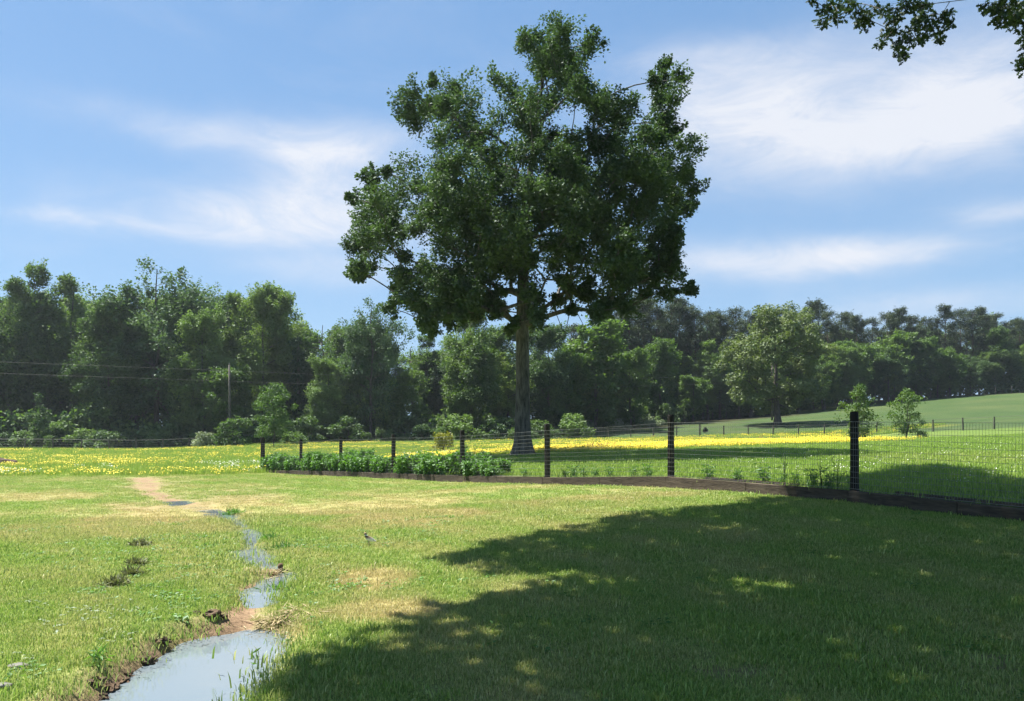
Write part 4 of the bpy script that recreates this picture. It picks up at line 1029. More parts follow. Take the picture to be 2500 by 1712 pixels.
# ------------------------------------------------------------------ planted bed along the fence
def bed_plant(seed, h):
    rs = np.random.default_rng(seed); cs = []; st = []
    for k in range(9):
        a = rs.uniform(0, 6.283); q = rs.uniform(.02, .28); hh = h * rs.uniform(.7, 1)
        st.append((np.array([(0, 0, 0), (q * .5 * math.cos(a), q * .5 * math.sin(a), hh * .5), (q * math.cos(a), q * math.sin(a), hh)]), [.008, .007, .004]))
        for f in (.35, .55, .75, 1.0): cs.append((q * f * math.cos(a), q * f * math.sin(a), hh * f))
    cs = np.array(cs); V, Fc, var = leaves(cs, np.full(len(cs), .15), np.full(len(cs), 30), .10, rs, .8, .6, .6, .2, .5)
    Vs, Fs, o = [], [], 0
    for P, r in st:
        v, f = tube_np(P, r, 4); Vs.append(v); Fs.append(f + o); o += len(v)
    return mesh_np('bed_stems', np.concatenate(Vs), np.concatenate(Fs), True, M['leaf_bed']), leaf_mesh('bed_leaves', [(V, Fc, var)], M['leaf_bed'])
BP = [bed_plant(600 + i, h) for i, h in enumerate((.62, .55, .7, .5))]
bl = np.array([(*FP[i], FZ[i]) for i in (9, 8, 7, 6, 5, 4)]); sb = np.concatenate([[0], np.cumsum(np.hypot(*np.diff(bl[:, :2], axis=0).T))])
q = .15; k = 0
while q < 17.5:
    x = np.interp(q, sb, bl[:, 0]); y = np.interp(q, sb, bl[:, 1])
    tall = .98 + .10 * math.sin(q * 1.7) + .07 * math.sin(q * 3.9 + 1)
    for row in range(2):
        st = BP[(k * 3 + row) % 4]; xx, yy = x + .13 + .36 * row + rnd.uniform(-.05, .05), y + .17 + .30 * row + rnd.uniform(-.05, .05)
        s_ = tall * rnd.uniform(.85, 1.15) * (.75 if 11.2 < q < 12.2 or q > 16.2 else 1)
        e = empty('bed_plant', (xx, yy, gz(xx, yy) - .02), rnd.uniform(0, 6)); e.scale = (s_ * 1.05, s_ * 1.05, s_)
        tag(e, 'leafy green plant in the fence bed, %s row, %s from the corner post' % (('front', 'back')[row], nth(k + 1)), 'plant', 'plants in the fence bed'); link('stems', st[0], e); link('leaves', st[1], e)
    q += rnd.uniform(.34, .46); k += 1
# end board lying at the right end of the bed
x, y = np.interp(17.2, sb, bl[:, 0]), np.interp(17.2, sb, bl[:, 1])
mb = MB(); mb.box((0, 0, 0), (.9, .05, .14)); o = link('plank', mb.mesh('plank', M['timber'])); o.location = (x + .35, y + .12, gz(x, y) + .16); o.rotation_euler = (0, 0, math.atan2(-3.5, 2.5)); tag(o, 'dark short board at the right end of the planted bed', 'plank')

# weeds along the timber and by the tall post
def weed(seed, h, n, leaf, mat='leaf_bed', spread=.18, lc=3, lw=.22):
    rs = np.random.default_rng(seed); Vs, Fs, o, cs = [], [], 0, []
    for k in range(n):
        a = rs.uniform(0, 6.283); q = rs.uniform(.1, 1) * spread * (h / .4); hh = h * rs.uniform(.5, 1)
        P = np.array([(0, 0, 0), (q * .3 * math.cos(a), q * .3 * math.sin(a), hh * .6), (q * math.cos(a), q * math.sin(a), hh)])
        v, f = tube_np(P, [.006, .005, .002], 3); Vs.append(v); Fs.append(f + o); o += len(v)
        for f_ in (.25, .45, .65, .85, 1): cs.append(P[0] * (1 - f_) ** 2 + 2 * f_ * (1 - f_) * P[1] + f_ * f_ * P[2])
    V, Fc, var = leaves(np.array(cs), np.full(len(cs), .03 + leaf * .3), np.full(len(cs), lc), leaf, rs, 1, .6, lw, .1, .2)
    return mesh_np('weed_stems', np.concatenate(Vs), np.concatenate(Fs), True, M[mat]), leaf_mesh('weed_leaves', [(V, Fc, var)], M[mat])
WD = [weed(700, .35, 8, .10), weed(701, .28, 10, .09), weed(702, .4, 7, .12)]
for wi, (i, t) in enumerate([(4, .55), (4, .3), (3, .88), (3, .8), (3, .72), (3, .62), (3, .5), (3, .3), (3, .2), (2, .78), (2, .6), (2, .45), (2, .35), (2, .28), (2, .2), (2, .12)]):
    a = np.array(FP[i]); b = np.array(FP[i + 1]); p = a + (b - a) * t; st = WD[rnd.randrange(3)]
    x, y = p[0] + .25, p[1] + .33
    e = empty('weed', (x, y, gz(x, y)), rnd.uniform(0, 6)); s_ = rnd.uniform(.7, 1.15); e.scale = (s_, s_, s_)
    tag(e, 'small leafy weed behind the timber edging, %s from the planted bed' % nth(wi + 1), 'weed', 'weeds behind the edging'); link('stems', st[0], e); link('leaves', st[1], e)
TW = [weed(710, .8, 4, .16, 'leaf_wood', .10, 1, .10), weed(711, .65, 5, .14, 'leaf_wood', .12, 1, .10)]
for px, py, k, lab in [(1915, 1190, 0, 'tall arching grass weed left of the tall right-hand post, leftmost of three'), (2005, 1200, 1, 'tall arching grass weed left of the tall right-hand post, the middle one'), (2045, 1203, 0, 'tall arching grass weed close to the left side of the tall right-hand post')]:
    x, y = gpx(px, py - 6); e = empty('tall_weed', (x, y, gz(x, y)), rnd.uniform(0, 6)); tag(e, lab, 'weed'); link('stems', TW[k][0], e); link('leaves', TW[k][1], e)
DW = bush(720, .5, .45, 12, .07, 60, 'leaf_yellow', crm=.16)
x, y = (1398 - 1250) * 40 / F, 43.0
M['dead'] = pmat('dead_brush', (.12, .08, .05), (.28, .2, .13), 9, .95, 0)
for px, Y, sc, lab in [(1450, 44, 1.1, 'brown dead brush heap at the edge of the flowers right of the shade tree'), (1410, 43.5, .6, 'small brown brush heap between the shade tree and the bigger heap')]:
    rs = np.random.default_rng(int(px)); Vs, Fs, o = [], [], 0
    for k in range(90):
        a = rs.uniform(0, 6.283); p = np.array([rs.normal(0, .3), rs.normal(0, .25), 0]); d = np.array([math.cos(a) * .4, math.sin(a) * .4, rs.uniform(.1, .5)])
        v, f = tube_np([p, p + d * .6 + rs.normal(0, .05, 3), p + d], [.012, .009, .004], 3); Vs.append(v); Fs.append(f + o); o += len(v)
    x = (px - 1250) * Y / F; ob = link('brush_heap', mesh_np('brush_heap', np.concatenate(Vs), np.concatenate(Fs), False, M['dead'])); ob.location = (x, Y, gz(x, Y)); ob.scale = (sc, sc, sc); tag(ob, lab, 'brush heap')

# ------------------------------------------------------------------ small things
def lump(name, r, seed, mat, sq=(1, 1, .6), rough=.25):
    rs = np.random.default_rng(seed); bm = bmesh.new(); bmesh.ops.create_icosphere(bm, subdivisions=3, radius=1)
    ph = rs.uniform(0, 6.28, (6, 3)); fr = rs.uniform(1.5, 6, (6, 3))
    for v in bm.verts:
        n = sum(math.sin(fr[k, 0] * v.co.x + ph[k, 0]) * math.sin(fr[k, 1] * v.co.y + ph[k, 1]) * math.sin(fr[k, 2] * v.co.z + ph[k, 2]) for k in range(6))
        v.co *= r * (1 + rough * n * .6 + rs.normal(0, rough * .12)); v.co.x *= sq[0]; v.co.y *= sq[1]; v.co.z *= sq[2]
    me = bpy.data.meshes.new(name); bm.to_mesh(me); bm.free(); me.materials.append(mat); me.polygons.foreach_set('use_smooth', [rough < .2] * len(me.polygons)); return me
# mound of dug earth at the left edge
x, y = (-22 - 1250) * 46 / F, 46.0
o = link('earth_mound', lump('earth_mound', 1.3, 5, M['darksoil'], (1, 1, .5), .3)); o.location = (x, y, gz(x, y) - .05); tag(o, 'mound of dug reddish brown earth at the left picture edge', 'earth mound')
# clods on the bank of the pool
for i, (px, py, r) in enumerate([(395, 1568, .10), (380, 1580, .07), (372, 1622, .07), (355, 1628, .10), (310, 1655, .06), (305, 1668, .075), (222, 1672, .06), (235, 1680, .09), (270, 1690, .11), (250, 1705, .07), (520, 1506, .12), (545, 1512, .07), (480, 1500, .06)]):
    x, y = gpx(px, py); o = link('soil_clod', lump('soil_clod', r * .55, 60 + i, M['soil'] if i % 3 else M['darksoil'], (1.2, .8, .6), .5)); o.location = (x, y, gz(x, y) + r * .1); o.rotation_euler = (0, 0, i)
    tag(o, ('muddy soil lump on the big pool bank, %s from its far end' % nth(i + 1) if i < 10 else 'muddy soil lump above the big pool neck, %s from the right' % nth({10: 2, 11: 1, 12: 3}[i])), 'clod', 'clods on the pool bank')
# clumps of cut grass on the lawn
M['clip'] = leafmat('cut_grass', (.085, .10, .045), (.22, .225, .11), (1.2, 1.3, .7), .2, 3)
def grass_clump(seed, r, n, mat):
    rs = np.random.default_rng(seed); d = rs.normal(0, 1, (n, 3)); c = d * np.array([r, r * .7, r * .28]) * .6; c[:, 2] = np.abs(c[:, 2])
    return leaf_mesh('clump', [leaves(c, np.full(n, .03), np.full(n, 3), .11, rs, 1, .6, .14, 0, .3)], mat)
for i, (px, py, r, lab) in enumerate([(282, 1432, .17, 'dark clump of cut grass on the left lawn, the largest and nearest'), (325, 1408, .12, 'small flat clump of cut grass just beyond the largest one'), (333, 1384, .15, 'dark clump of cut grass, second farthest on the left lawn'), (342, 1337, .17, 'brownish clump of cut grass, farthest on the left lawn'),
                                      (695, 1345, .17, 'dark grass tussock on the right bank of the upper creek'), (660, 1322, .14, 'grass tussock at the upper creek bend, right bank'), (575, 1258, .25, 'grass tussock overhanging the far bend of the creek'), (695, 1452, .20, 'rounded dark green tussock beside the small middle pool')]):
    x, y = gpx(px, py); o = link('grass_clump', grass_clump(80 + i, r * (.58 if i < 4 else .8), 200, M['clip'] if i < 4 else M['leaf_bed'])); o.location = (x, y, gz(x, y)); tag(o, lab, 'grass clump')
for i, (px, py, r, lab) in enumerate([(45, 1634, .055, 'flat grey stone on the left lawn near the picture corner'), (6, 1682, .05, 'flat stone cut by the left picture edge')]):
    x, y = gpx(px, py); o = link('stone', lump('stone', r, 90 + i, M['stone'], (1.3, .8, .35), .12)); o.location = (x, y, gz(x, y) + .02); tag(o, lab, 'stone')
# straw heap and root stump at the little dam between pools
M['straw'] = leafmat('straw', (.30, .23, .12), (.52, .43, .26), (1, 1, .8), .2, 4)
for i, (px, py, rx, n, lab) in enumerate([(655, 1408, .24, 300, 'pale straw tangled across the creek above the middle pool'), (690, 1560, .28, 300, 'pale dead straw matted on the right bank of the big pool'), (690, 1515, .20, 160, 'pale straw at the upper right corner of the big pool')]):
    rs = np.random.default_rng(95 + i); c = rs.normal(0, 1, (n, 3)) * np.array([rx, rx * .6, .012]) * .6; c[:, 2] = np.abs(c[:, 2]) + .01
    x, y = gpx(px, py); gg = ground_z(c[:, 0] + x, c[:, 1] + y) - gz(x, y); c[:, 2] += gg
    o = link('straw', leaf_mesh('straw', [leaves(c, np.full(n, .02), np.full(n, 2), .14, rs, .3, .6, .07, 0, 2.2)], M['straw'])); o.location = (x, y, gz(x, y) + .005); tag(o, lab, 'straw')
x, y = gpx(684, 1400); mb = MB(); mb.tube([(0, 0, -.05), (.01, 0, .06), (.0, .01, .13), (.015, .01, .17)], [.05, .045, .05, .03], 7)
for a in (0.4, 1.7, 3.0, 4.4): mb.tube([(0, 0, .04), (.09 * math.cos(a), .09 * math.sin(a), .03), (.2 * math.cos(a), .2 * math.sin(a), -.01)], [.025, .016, .008], 5)
o = link('root_stump', mb.mesh('root_stump', M['soil'], True)); o.location = (x, y, gz(x, y)); o.scale = (.7, .7, .6); tag(o, 'small dark root stump beside the straw at the creek', 'stump')
# broad-leaved seedling on the pool bank
st = weed(730, .10, 5, .07); x, y = gpx(243, 1640); e = empty('leafy_weed', (x, y, gz(x, y))); tag(e, 'bright broad-leaved weed on the pool bank at left', 'weed'); link('stems', st[0], e); link('leaves', st[1], e)
st = weed(731, .20, 7, .09); x, y = gpx(632, 1668); e = empty('leafy_weed', (x, y, gz(x, y))); tag(e, 'leafy weed hanging over the right edge of the big pool', 'weed'); link('stems', st[0], e); link('leaves', st[1], e)
# tipped black tub beyond the far fence
x = (1718 - 1250) * 97 / F; g = gz(x, 97); e = empty('black_tub', (x, 97, g), .5); tag(e, 'small black tub lying tipped in the grass beyond the far fence', 'tub')
mb = MB(); n = 14
prof = [(.20, 0), (.27, .18), (.32, .38), (.34, .40), (.31, .40), (.25, .18), (.18, .03)]
V = [(r * math.cos(2 * math.pi * j / n), r * math.sin(2 * math.pi * j / n), z) for r, z in prof for j in range(n)]
Fc = [(i * n + j, i * n + (j + 1) % n, (i + 1) * n + (j + 1) % n, (i + 1) * n + j) for i in range(len(prof) - 1) for j in range(n)] + [tuple(range(n))[::-1], tuple((len(prof) - 1) * n + j for j in range(n))]
mb.add(V, Fc); o = link('body', mb.mesh('tub', M['black'], True), e); o.rotation_euler = (1.05, .35, 0); o.location = (0, 0, .30)
mb = MB(); mb.tube([(-.3, 0, .38), (-.2, 0, .52), (0, 0, .58), (.2, 0, .52), (.3, 0, .38)], [.02] * 5, 5); h_ = link('handle', mb.mesh('tub_handle', M['black'], True), e); h_.rotation_euler = (1.05, .35, 0); h_.location = (0, 0, .30)
# rusty dock weed in the flowers
x = (1857 - 1250) * 70 / F; st = weed(740, .55, 5, .12, 'dead'); e = empty('dock_weed', (x, 70, gz(x, 70))); tag(e, 'rusty red dock weed standing in the yellow flower band', 'weed')
for nm, me in zip(('stems', 'seed_heads'), st): me.materials.clear(); me.materials.append(M['rust']); link(nm, me, e)

# the bird on the lawn
def bird():
    x, y = gpx(899, 1338); e = empty('plover', (x, y, gz(x, y) + .01), math.radians(200)); tag(e, 'small brown and white plover with black neck bands standing on the lawn', 'bird')
    def skin(name, joints, edges, mat, root=0, sub=2):
        me = bpy.data.meshes.new(name); me.from_pydata([j[0] for j in joints], edges, []); me.materials.append(mat)
        o = link(name, me, e); sk = o.modifiers.new('skin', 'SKIN'); me.skin_vertices.new() if not me.skin_vertices else None
        for i, j in enumerate(joints): me.skin_vertices[0].data[i].radius = (j[1], j[1] * (j[2] if len(j) > 2 else 1)); me.skin_vertices[0].data[i].use_root = (i == root)
        sb_ = o.modifiers.new('sub', 'SUBSURF'); sb_.levels = sb_.render_levels = sub; return o
    m, nt, N, L = nodes_of('plover_feathers'); out = N('ShaderNodeOutputMaterial'); b = N('ShaderNodeBsdfPrincipled'); L(b.outputs[0], out.inputs[0]); b.inputs['Roughness'].default_value = .9
    tc = N('ShaderNodeTexCoord'); sp = N('ShaderNodeSeparateXYZ'); L(tc.outputs['Object'], sp.inputs[0])
    def gt(sock, v, w):
        n = N('ShaderNodeMapRange'); n.inputs[1].default_value = v - w; n.inputs[2].default_value = v + w; L(sock, n.inputs[0]); return n.outputs[0]
    def mx(f, a, c):
        q = N('ShaderNodeMix'); q.data_type = 'RGBA'; L(f, q.inputs[0])
        for i, v in ((6, a), (7, c)):
            if isinstance(v, tuple): q.inputs[i].default_value = (*v, 1)
            else: L(v, q.inputs[i])
        return q.outputs[2]
    def band(z0, w):
        a = N('ShaderNodeMath'); a.operation = 'COMPARE'; L(sp.outputs[2], a.inputs[0]); a.inputs[1].default_value = z0; a.inputs[2].default_value = w; return a.outputs[0]
    c = mx(gt(sp.outputs[2], .112, .012), (.75, .72, .66), (.21, .15, .10))
    c = mx(band(.160, .008), c, (.75, .73, .70)); c = mx(band(.147, .006), c, (.02, .018, .015)); c = mx(band(.174, .007), c, (.02, .018, .015)); c = mx(band(.200, .012), c, (.25, .18, .12)); L(c, b.inputs['Base Color'])
    skin('body', [((-.12, 0, .062), .008), ((-.075, 0, .080), .022, .8), ((-.03, 0, .098), .036), ((.012, 0, .118), .036), ((.034, 0, .150), .022), ((.040, 0, .178), .019), ((.052, 0, .196), .021)], [(i, i + 1) for i in range(6)], m, 2)
    bk = MB(); bk.tube([(.068, 0, .195), (.094, 0, .191)], [.005, .001], 6); link('beak', bk.mesh('beak', M['black'], True), e)
    lm = pmat('bird_leg', (.25, .2, .13), (.35, .28, .18), 20, .7, 0)
    for s in (-1, 1):
        lg = MB(); lg.tube([(-.005, s * .013, .075), (-.012, s * .013, .04), (-.004, s * .013, .002), (.016, s * .015, 0)], [.006, .0035, .003, .0025], 5); link('leg', lg.mesh('leg', lm, True), e)
bird()

# ------------------------------------------------------------------ grass and flowers as scattered stuff
def tuft(name, seed, nb, spread, h, w, mat, lean=.5, flat=1.0, heads=0, hmat=None, hsize=.03):
    rs = np.random.default_rng(seed); p = np.zeros((nb, 3)); p[:, :2] = rs.normal(0, spread, (nb, 2)); a = rs.uniform(0, 6.283, nb)
    d = np.stack([np.cos(a), np.sin(a), 0 * a], -1); s = np.stack([-np.sin(a), np.cos(a), 0 * a], -1)
    H = (h * rs.uniform(.45, 1.1, nb))[:, None]; ln = rs.uniform(.15, 1, nb)[:, None] * lean; up = np.array([0, 0, flat])
    m1 = p + H * (.55 * up + .25 * ln * d); tip = p + H * ((1 - .25 * ln) * up + ln * d); W = (w * rs.uniform(.7, 1.3, nb))[:, None] * .5
    V = np.stack([p - s * W, p + s * W, m1 + s * W * .8, m1 - s * W * .8, tip], 1).reshape(-1, 3); i = np.arange(nb) * 5
    Fc = np.concatenate([np.stack([i, i + 1, i + 2], -1), np.stack([i, i + 2, i + 3], -1), np.stack([i + 3, i + 2, i + 4], -1)]); var = np.tile(rs.uniform(0, 1, nb), 3)
    me = None
    if heads:
        hp = tip[:heads]; n = len(hp); nn = rs.normal(0, .35, (n, 3)) + np.array([0, 0, 1]); nn /= np.linalg.norm(nn, axis=1)[:, None]
        u = np.cross(nn, [1, 0, 0]); u /= np.linalg.norm(u, axis=1)[:, None]; v = np.cross(nn, u); L = hsize * rs.uniform(.7, 1.3, n)[:, None]
        hv = np.stack([hp + u * L, hp + v * L + nn * L * .5, hp - u * L, hp - v * L + nn * L * .5, hp + nn * L * 1.1], 1).reshape(-1, 3); o = len(V); j = np.arange(n) * 5 + o
        hf = np.concatenate([np.stack([j, j + 1, j + 4], -1), np.stack([j + 1, j + 2, j + 4], -1), np.stack([j + 2, j + 3, j + 4], -1), np.stack([j + 3, j, j + 4], -1)])
        nf = len(Fc); V = np.concatenate([V, hv]); Fc = np.concatenate([Fc, hf]); var = np.concatenate([var, np.tile(rs.uniform(0, 1, n), 4)])
        me = mesh_np(name, V, Fc, False, mat, {'var': ('FACE', var)}); me.materials.append(hmat); mi = np.zeros(len(Fc), np.int32); mi[nf:] = 1; me.polygons.foreach_set('material_index', mi)
    else: me = mesh_np(name, V, Fc, False, mat, {'var': ('FACE', var)})
    return bpy.data.objects.new(name, me)

def grassmat(name, g1, g2, d1, d2):
    m, nt, N, L = nodes_of(name); out = N('ShaderNodeOutputMaterial')
    at_ = N('ShaderNodeAttribute'); at_.attribute_name = 'var'; dr = N('ShaderNodeAttribute'); dr.attribute_type = 'INSTANCER'; dr.attribute_name = 'dryness'
    def mix(f, a, c):
        q = N('ShaderNodeMix'); q.data_type = 'RGBA'; q.clamp_factor = True; L(f, q.inputs[0])
        for i, v in ((6, a), (7, c)):
            if isinstance(v, tuple): q.inputs[i].default_value = (*v, 1)
            else: L(v, q.inputs[i])
        return q.outputs[2]
    c = mix(at_.outputs['Fac'], g1, g2); d = mix(at_.outputs['Fac'], d1, d2)
    ad = N('ShaderNodeMath'); ad.operation = 'ADD'; L(dr.outputs['Fac'], ad.inputs[0]); sb2 = N('ShaderNodeMath'); sb2.operation = 'MULTIPLY_ADD'; L(at_.outputs['Fac'], sb2.inputs[0]); sb2.inputs[1].default_value = .5; sb2.inputs[2].default_value = -.25; L(sb2.outputs[0], ad.inputs[1])
    c = mix(ad.outputs[0], c, d)
    df = N('ShaderNodeBsdfDiffuse'); L(c, df.inputs[0]); tr = N('ShaderNodeBsdfTranslucent'); L(c, tr.inputs[0])
    ms = N('ShaderNodeMixShader'); ms.inputs[0].default_value = .38; L(df.outputs[0], ms.inputs[1]); L(tr.outputs[0], ms.inputs[2])
    g_ = N('ShaderNodeBsdfGlossy'); g_.inputs['Roughness'].default_value = .45; mg = N('ShaderNodeMixShader'); mg.inputs[0].default_value = .035; L(ms.outputs[0], mg.inputs[1]); L(g_.outputs[0], mg.inputs[2]); L(mg.outputs[0], out.inputs[0])
    return m
M['grass'] = grassmat('lawn_grass', (.14, .255, .035), (.33, .46, .085), (.36, .30, .11), (.60, .50, .25))
M['pgrass'] = grassmat('pasture_grass', (.14, .26, .03), (.31, .46, .06), (.30, .30, .09), (.50, .47, .19))
M['flower'] = pmat('buttercup_yellow', (.58, .44, .02), (.74, .60, .04), 30, .6, 0)
M['white'] = pmat('white_petals', (.55, .57, .48), (.75, .76, .68), 30, .8, 0)

def scatter(name, x, y, protos, scale, dry, label, lift=0.0, weights=None):
    n = len(x); z = ground_z(x, y) + lift
    me = bpy.data.meshes.new(name); me.vertices.add(n); me.vertices.foreach_set('co', np.stack([x, y, z], -1).astype(np.float32).ravel())
    rs = np.random.default_rng(n)
    rot = np.stack([rs.normal(0, .08, n), rs.normal(0, .08, n), rs.uniform(0, 6.283, n)], -1)
    a = me.attributes.new('rot', 'FLOAT_VECTOR', 'POINT'); a.data.foreach_set('vector', rot.astype(np.float32).ravel())
    a = me.attributes.new('scl', 'FLOAT', 'POINT'); a.data.foreach_set('value', np.asarray(scale, np.float32))
    a = me.attributes.new('dryness', 'FLOAT', 'POINT'); a.data.foreach_set('value', np.asarray(dry, np.float32))
    a = me.attributes.new('idx', 'INT', 'POINT'); a.data.foreach_set('value', (rs.choice(len(protos), n, p=weights)).astype(np.int32))
    c = bpy.data.collections.new(name + '_stock')
    for i, p in enumerate(protos): p.name = '%s_%02d' % (name, i); c.objects.link(p)
    ng = bpy.data.node_groups.new(name, 'GeometryNodeTree'); ng.interface.new_socket('Geometry', in_out='INPUT', socket_type='NodeSocketGeometry'); ng.interface.new_socket('Geometry', in_out='OUTPUT', socket_type='NodeSocketGeometry')
    N = ng.nodes.new; L = ng.links.new; gi = N('NodeGroupInput'); go = N('NodeGroupOutput'); ip = N('GeometryNodeInstanceOnPoints'); ci = N('GeometryNodeCollectionInfo'); ci.inputs[0].default_value = c
    ci.inputs['Separate Children'].default_value = True; ci.inputs['Reset Children'].default_value = True
    def na(nm, ty):
        q = N('GeometryNodeInputNamedAttribute'); q.data_type = ty; q.inputs['Name'].default_value = nm; return q.outputs['Attribute']
    mp = N('GeometryNodeMeshToPoints'); L(gi.outputs[0], mp.inputs['Mesh']); L(mp.outputs[0], ip.inputs['Points']); L(ci.outputs[0], ip.inputs['Instance']); ip.inputs['Pick Instance'].default_value = True
    L(na('idx', 'INT'), ip.inputs['Instance Index']); L(na('rot', 'FLOAT_VECTOR'), ip.inputs['Rotation']); L(na('scl', 'FLOAT'), ip.inputs['Scale']); L(ip.outputs[0], go.inputs[0])
    o = link(name, me); md = o.modifiers.new('scatter', 'NODES'); md.node_group = ng
    tag(o, label, kind='stuff'); return o

def wedge(n, y0, y1, rs, margin=1.5):
    """random points, even by area, over what the camera and its neighbours can see"""
    y = np.sqrt(rs.uniform(y0 ** 2, y1 ** 2, n)); x = rs.uniform(-1, 1, n) * (.66 * y + margin); return x, y

rs = np.random.default_rng(800)
NEAR = [tuft('blade', 801 + i, 52, .062, .038, .0045, M['grass'], .75) for i in range(5)]
FARG = [tuft('blade', 811 + i, 38, .13, .050, .010, M['grass'], .8) for i in range(4)]
PAST = [tuft('blade', 821 + i, 30, .15, .15, .012, M['pgrass'], .55) for i in range(4)]
MEAD = [tuft('blade', 831 + i, 26, .20, .29, .013, M['pgrass'], .4, 1, 15, M['flower'], .028) for i in range(4)]
MEADG = [tuft('blade', 841 + i, 26, .20, .36, .016, M['pgrass'], .5) for i in range(3)]
WHT = [tuft('blade', 851 + i, 14, .16, .28, .012, M['pgrass'], .4, 1, 7, M['white'], .03) for i in range(2)]

def lawn_points(n, y0, y1):
    x, y = wedge(n, y0, y1, rs); sd, fd = fence_sd(x, y); d, yl, dr, wo = zones(x, y)
    cd = creek_d(x, y)[0]
    keep = ~((sd > -.10) & (fd > 0)) & (rs.uniform(0, 1, n) > d * 1.1 - .04) & (y < 36.5 + 1.5 * fbm(x * .5, y * .5, 41)) & ((cd > .03) | ((y > 7.6) & (fbm(x * 1.6, y * 1.3, 37) > .06) & (rs.uniform(0, 1, n) < .8)))
    return x[keep], y[keep], dr[keep], cd[keep]
x, y, dr, cd = lawn_points(16000, 3.6, 9.5)
long_ = 1 + .5 * np.clip(1 - np.abs(cd - .22) / .2, 0, 1) - .35 * (cd < .12)
scatter('lawn_grass_near', x, y, NEAR, rs.uniform(.75, 1.3, len(x)) * np.where(rs.uniform(0, 1, len(x)) < .05, 1.8, 1) * long_ * (1 - .25 * dr), dr, 'short mown grass of the nearest lawn')
x, y, dr, cd = lawn_points(24000, 9.5, 17)
long_ = 1 + .5 * np.clip(1 - np.abs(cd - .22) / .2, 0, 1) - .35 * (cd < .12)
scatter('lawn_grass_middle', x, y, NEAR_B if False else [tuft('blade', 861 + i, 44, .085, .042, .0062, M['grass'], .75) for i in range(4)], rs.uniform(.8, 1.3, len(x)) * np.where(rs.uniform(0, 1, len(x)) < .05, 1.7, 1) * long_ * (1 - .25 * dr), dr, 'short mown grass of the middle lawn')
x, y, dr, cd = lawn_points(30000, 17, 38)
scatter('lawn_grass_far', x, y, FARG, rs.uniform(.7, 1.15, len(x)) * (1 - .3 * dr), dr, 'short mown grass of the lawn towards the fence')

x, y = wedge(46000, 9, 62, rs, 2); sd, fd = fence_sd(x, y); d, yl, dr, wo = zones(x, y)
kp = (sd > .22) & (fd > 0) & (yl < .5); x, y, dr = x[kp], y[kp], dr[kp]
scatter('pasture_grass', x, y, PAST, rs.uniform(.6, 1.15, len(x)), dr * .6, 'longer pasture grass behind the wire fence')

x, y = wedge(120000, 33, 93, rs, 2); d, yl, dr, wo = zones(x, y); sd, fd = fence_sd(x, y)
yl = np.maximum(yl, 0); kp = (rs.uniform(0, 1, len(x)) < np.where((sd > 0) & (fd > 0), yl * np.clip(.66 + .6 * fbm(x * .28, y * .28, 97), .12, 1), yl * .26)) & (wo < .3) & (rs.uniform(0, 1, len(x)) > d)
xf, yf = x[kp], y[kp]
scatter('yellow_flowers', xf, yf, MEAD, rs.uniform(.7, 1.1, len(xf)), 0 * xf, 'yellow buttercups blooming across the meadow')
lm = (~((sd > 0) & (fd > 0))) & (y > 35.5) & (y < 92) & (wo < .5) & (rs.uniform(0, 1, len(x)) < .42) & (rs.uniform(0, 1, len(x)) > d)
scatter('meadow_grass', x[lm], y[lm], MEADG, rs.uniform(.6, 1.15, lm.sum()), .25 * rs.uniform(0, 1, lm.sum()), 'tall green grass among the meadow flowers')
xw, yw = wedge(9000, 34.5, 48, rs, 2); nn = fbm(xw * .35, yw * .35, 61); sdw, fdw = fence_sd(xw, yw)
kp = (~((sdw > -.5) & (fdw > 0))) & (nn > .42) & (xw > -26) & (rs.uniform(0, 1, len(xw)) < .4)
scatter('white_wildflowers', xw[kp], yw[kp], WHT, rs.uniform(.6, 1.1, kp.sum()), 0 * xw[kp], 'small white wildflowers between the lawn and the yellow meadow')
# weeds with pale leaves scattered on the left lawn and on the bank
LEAFY = [bpy.data.objects.new('leaf', leaf_mesh('ground_leaf', [leaves(np.random.default_rng(870 + i).normal(0, .05, (5, 3)) * np.array([1, 1, .15]) + np.array([0, 0, .03]), np.full(5, .035), np.full(5, 3), .06, np.random.default_rng(880 + i), .3, .6, .6, 0, 2.5)], M['leaf_bed'])) for i in range(3)]
xw, yw = wedge(5200, 3.8, 16, rs, 1); nn = fbm(xw * .9, yw * .9, 71) ; cdw = creek_d(xw, yw)[0]
kp = (nn > .05) & (cdw > .05) & ((xw < -1.0) | (rs.uniform(0, 1, len(xw)) < .12)) & (zones(xw, yw)[0] < .4) & (fence_sd(xw, yw)[0] < -.3)
scatter('lawn_weeds', xw[kp], yw[kp], LEAFY, rs.uniform(.35, .85, kp.sum()), 0 * xw[kp], 'low broad-leaved weeds growing through the left lawn')
PALE = [bpy.data.objects.new('leaf', leaf_mesh('pale_leaf', [leaves(np.array([[0, 0, .05]]), np.array([.03]), np.array([3]), .10, np.random.default_rng(890 + i), .3, .6, .55, 0, 2.5)], M['leaf_pale'])) for i in range(3)]
pp = []
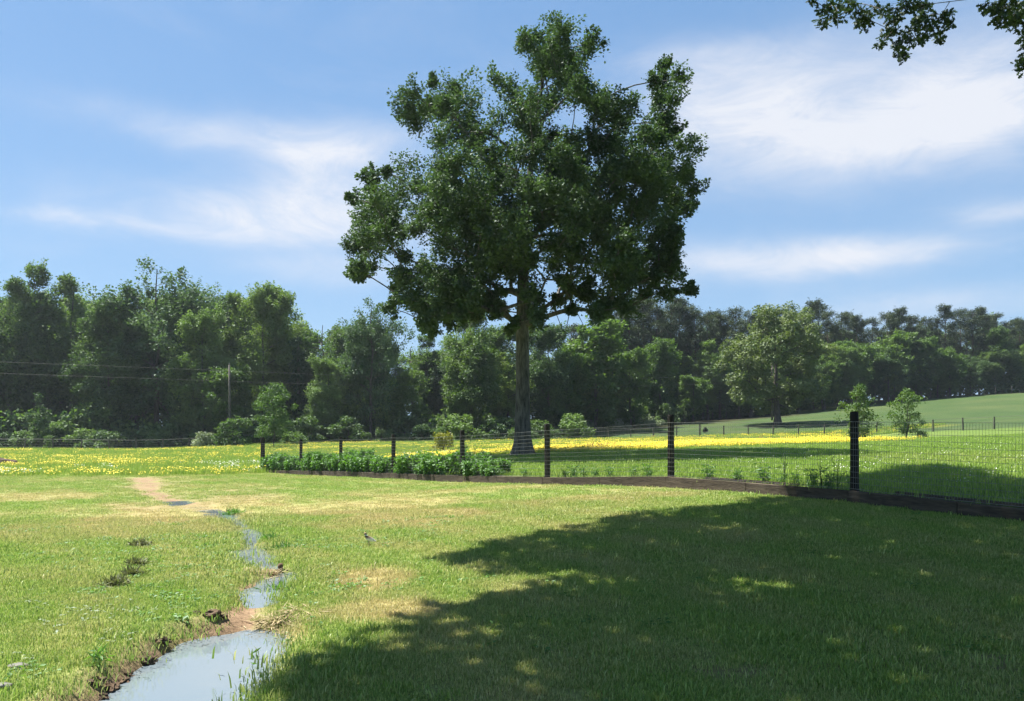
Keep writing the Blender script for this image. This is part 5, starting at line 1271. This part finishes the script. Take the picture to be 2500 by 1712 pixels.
for (px, py, sx, sy, n) in [(190, 1490, 60, 12, 22), (320, 1495, 60, 8, 22), (170, 1520, 70, 14, 26), (60, 1470, 30, 10, 6), (270, 1560, 50, 12, 12), (20, 1605, 25, 8, 8), (430, 1405, 60, 20, 12), (680, 1575, 25, 25, 10), (250, 1430, 150, 60, 22), (560, 1350, 90, 40, 10)]:
    for _ in range(n):
        X, Y = gpx(px + rs.normal(0, sx), min(1705, py + rs.normal(0, sy)))
        if creek_d(np.array([X]), np.array([Y]))[0][0] > .05: pp.append((X, Y))
pp = np.array(pp)
scatter('pale_fallen_leaves', pp[:, 0], pp[:, 1], PALE, rs.uniform(.2, .5, len(pp)), 0 * pp[:, 0], 'pale dry leaves lying on the left lawn', .01)
# clover heads in the pasture by the right post
xw, yw = wedge(700, 15, 40, rs, 1); sdw, fdw = fence_sd(xw, yw); kp = (sdw > .5) & (xw > 6) & (fbm(xw * .4, yw * .4, 81) > -.1)
CLV = [tuft('blade', 901, 6, .10, .14, .006, M['pgrass'], .4, 1, 4, M['white'], .014)]
scatter('white_clover', xw[kp], yw[kp], CLV, rs.uniform(.7, 1.2, kp.sum()), 0 * xw[kp], 'white clover heads in the pasture at right')

# ------------------------------------------------------------------ the humid summer air
def haze():
    xs, ys = (gx.min() - 5, gx.max() + 5), (gy.min() - 5, gy.max() + 5); z0, z1 = float(GZ.min()) - 1.0, 60.0
    mb = MB(); mb.box(((xs[0] + xs[1]) / 2, (ys[0] + ys[1]) / 2, (z0 + z1) / 2), (xs[1] - xs[0], ys[1] - ys[0], z1 - z0))
    m, nt, N, L = nodes_of('haze'); out = N('ShaderNodeOutputMaterial'); v = N('ShaderNodeVolumePrincipled'); L(v.outputs[0], out.inputs['Volume'])
    v.inputs['Color'].default_value = (.78, .88, 1.0, 1); v.inputs['Density'].default_value = HAZE; v.inputs['Anisotropy'].default_value = .35
    tag(link('haze', mb.mesh('haze', m)), 'thin bluish summer haze over the fields', kind='stuff')
HAZE = .00021
haze()
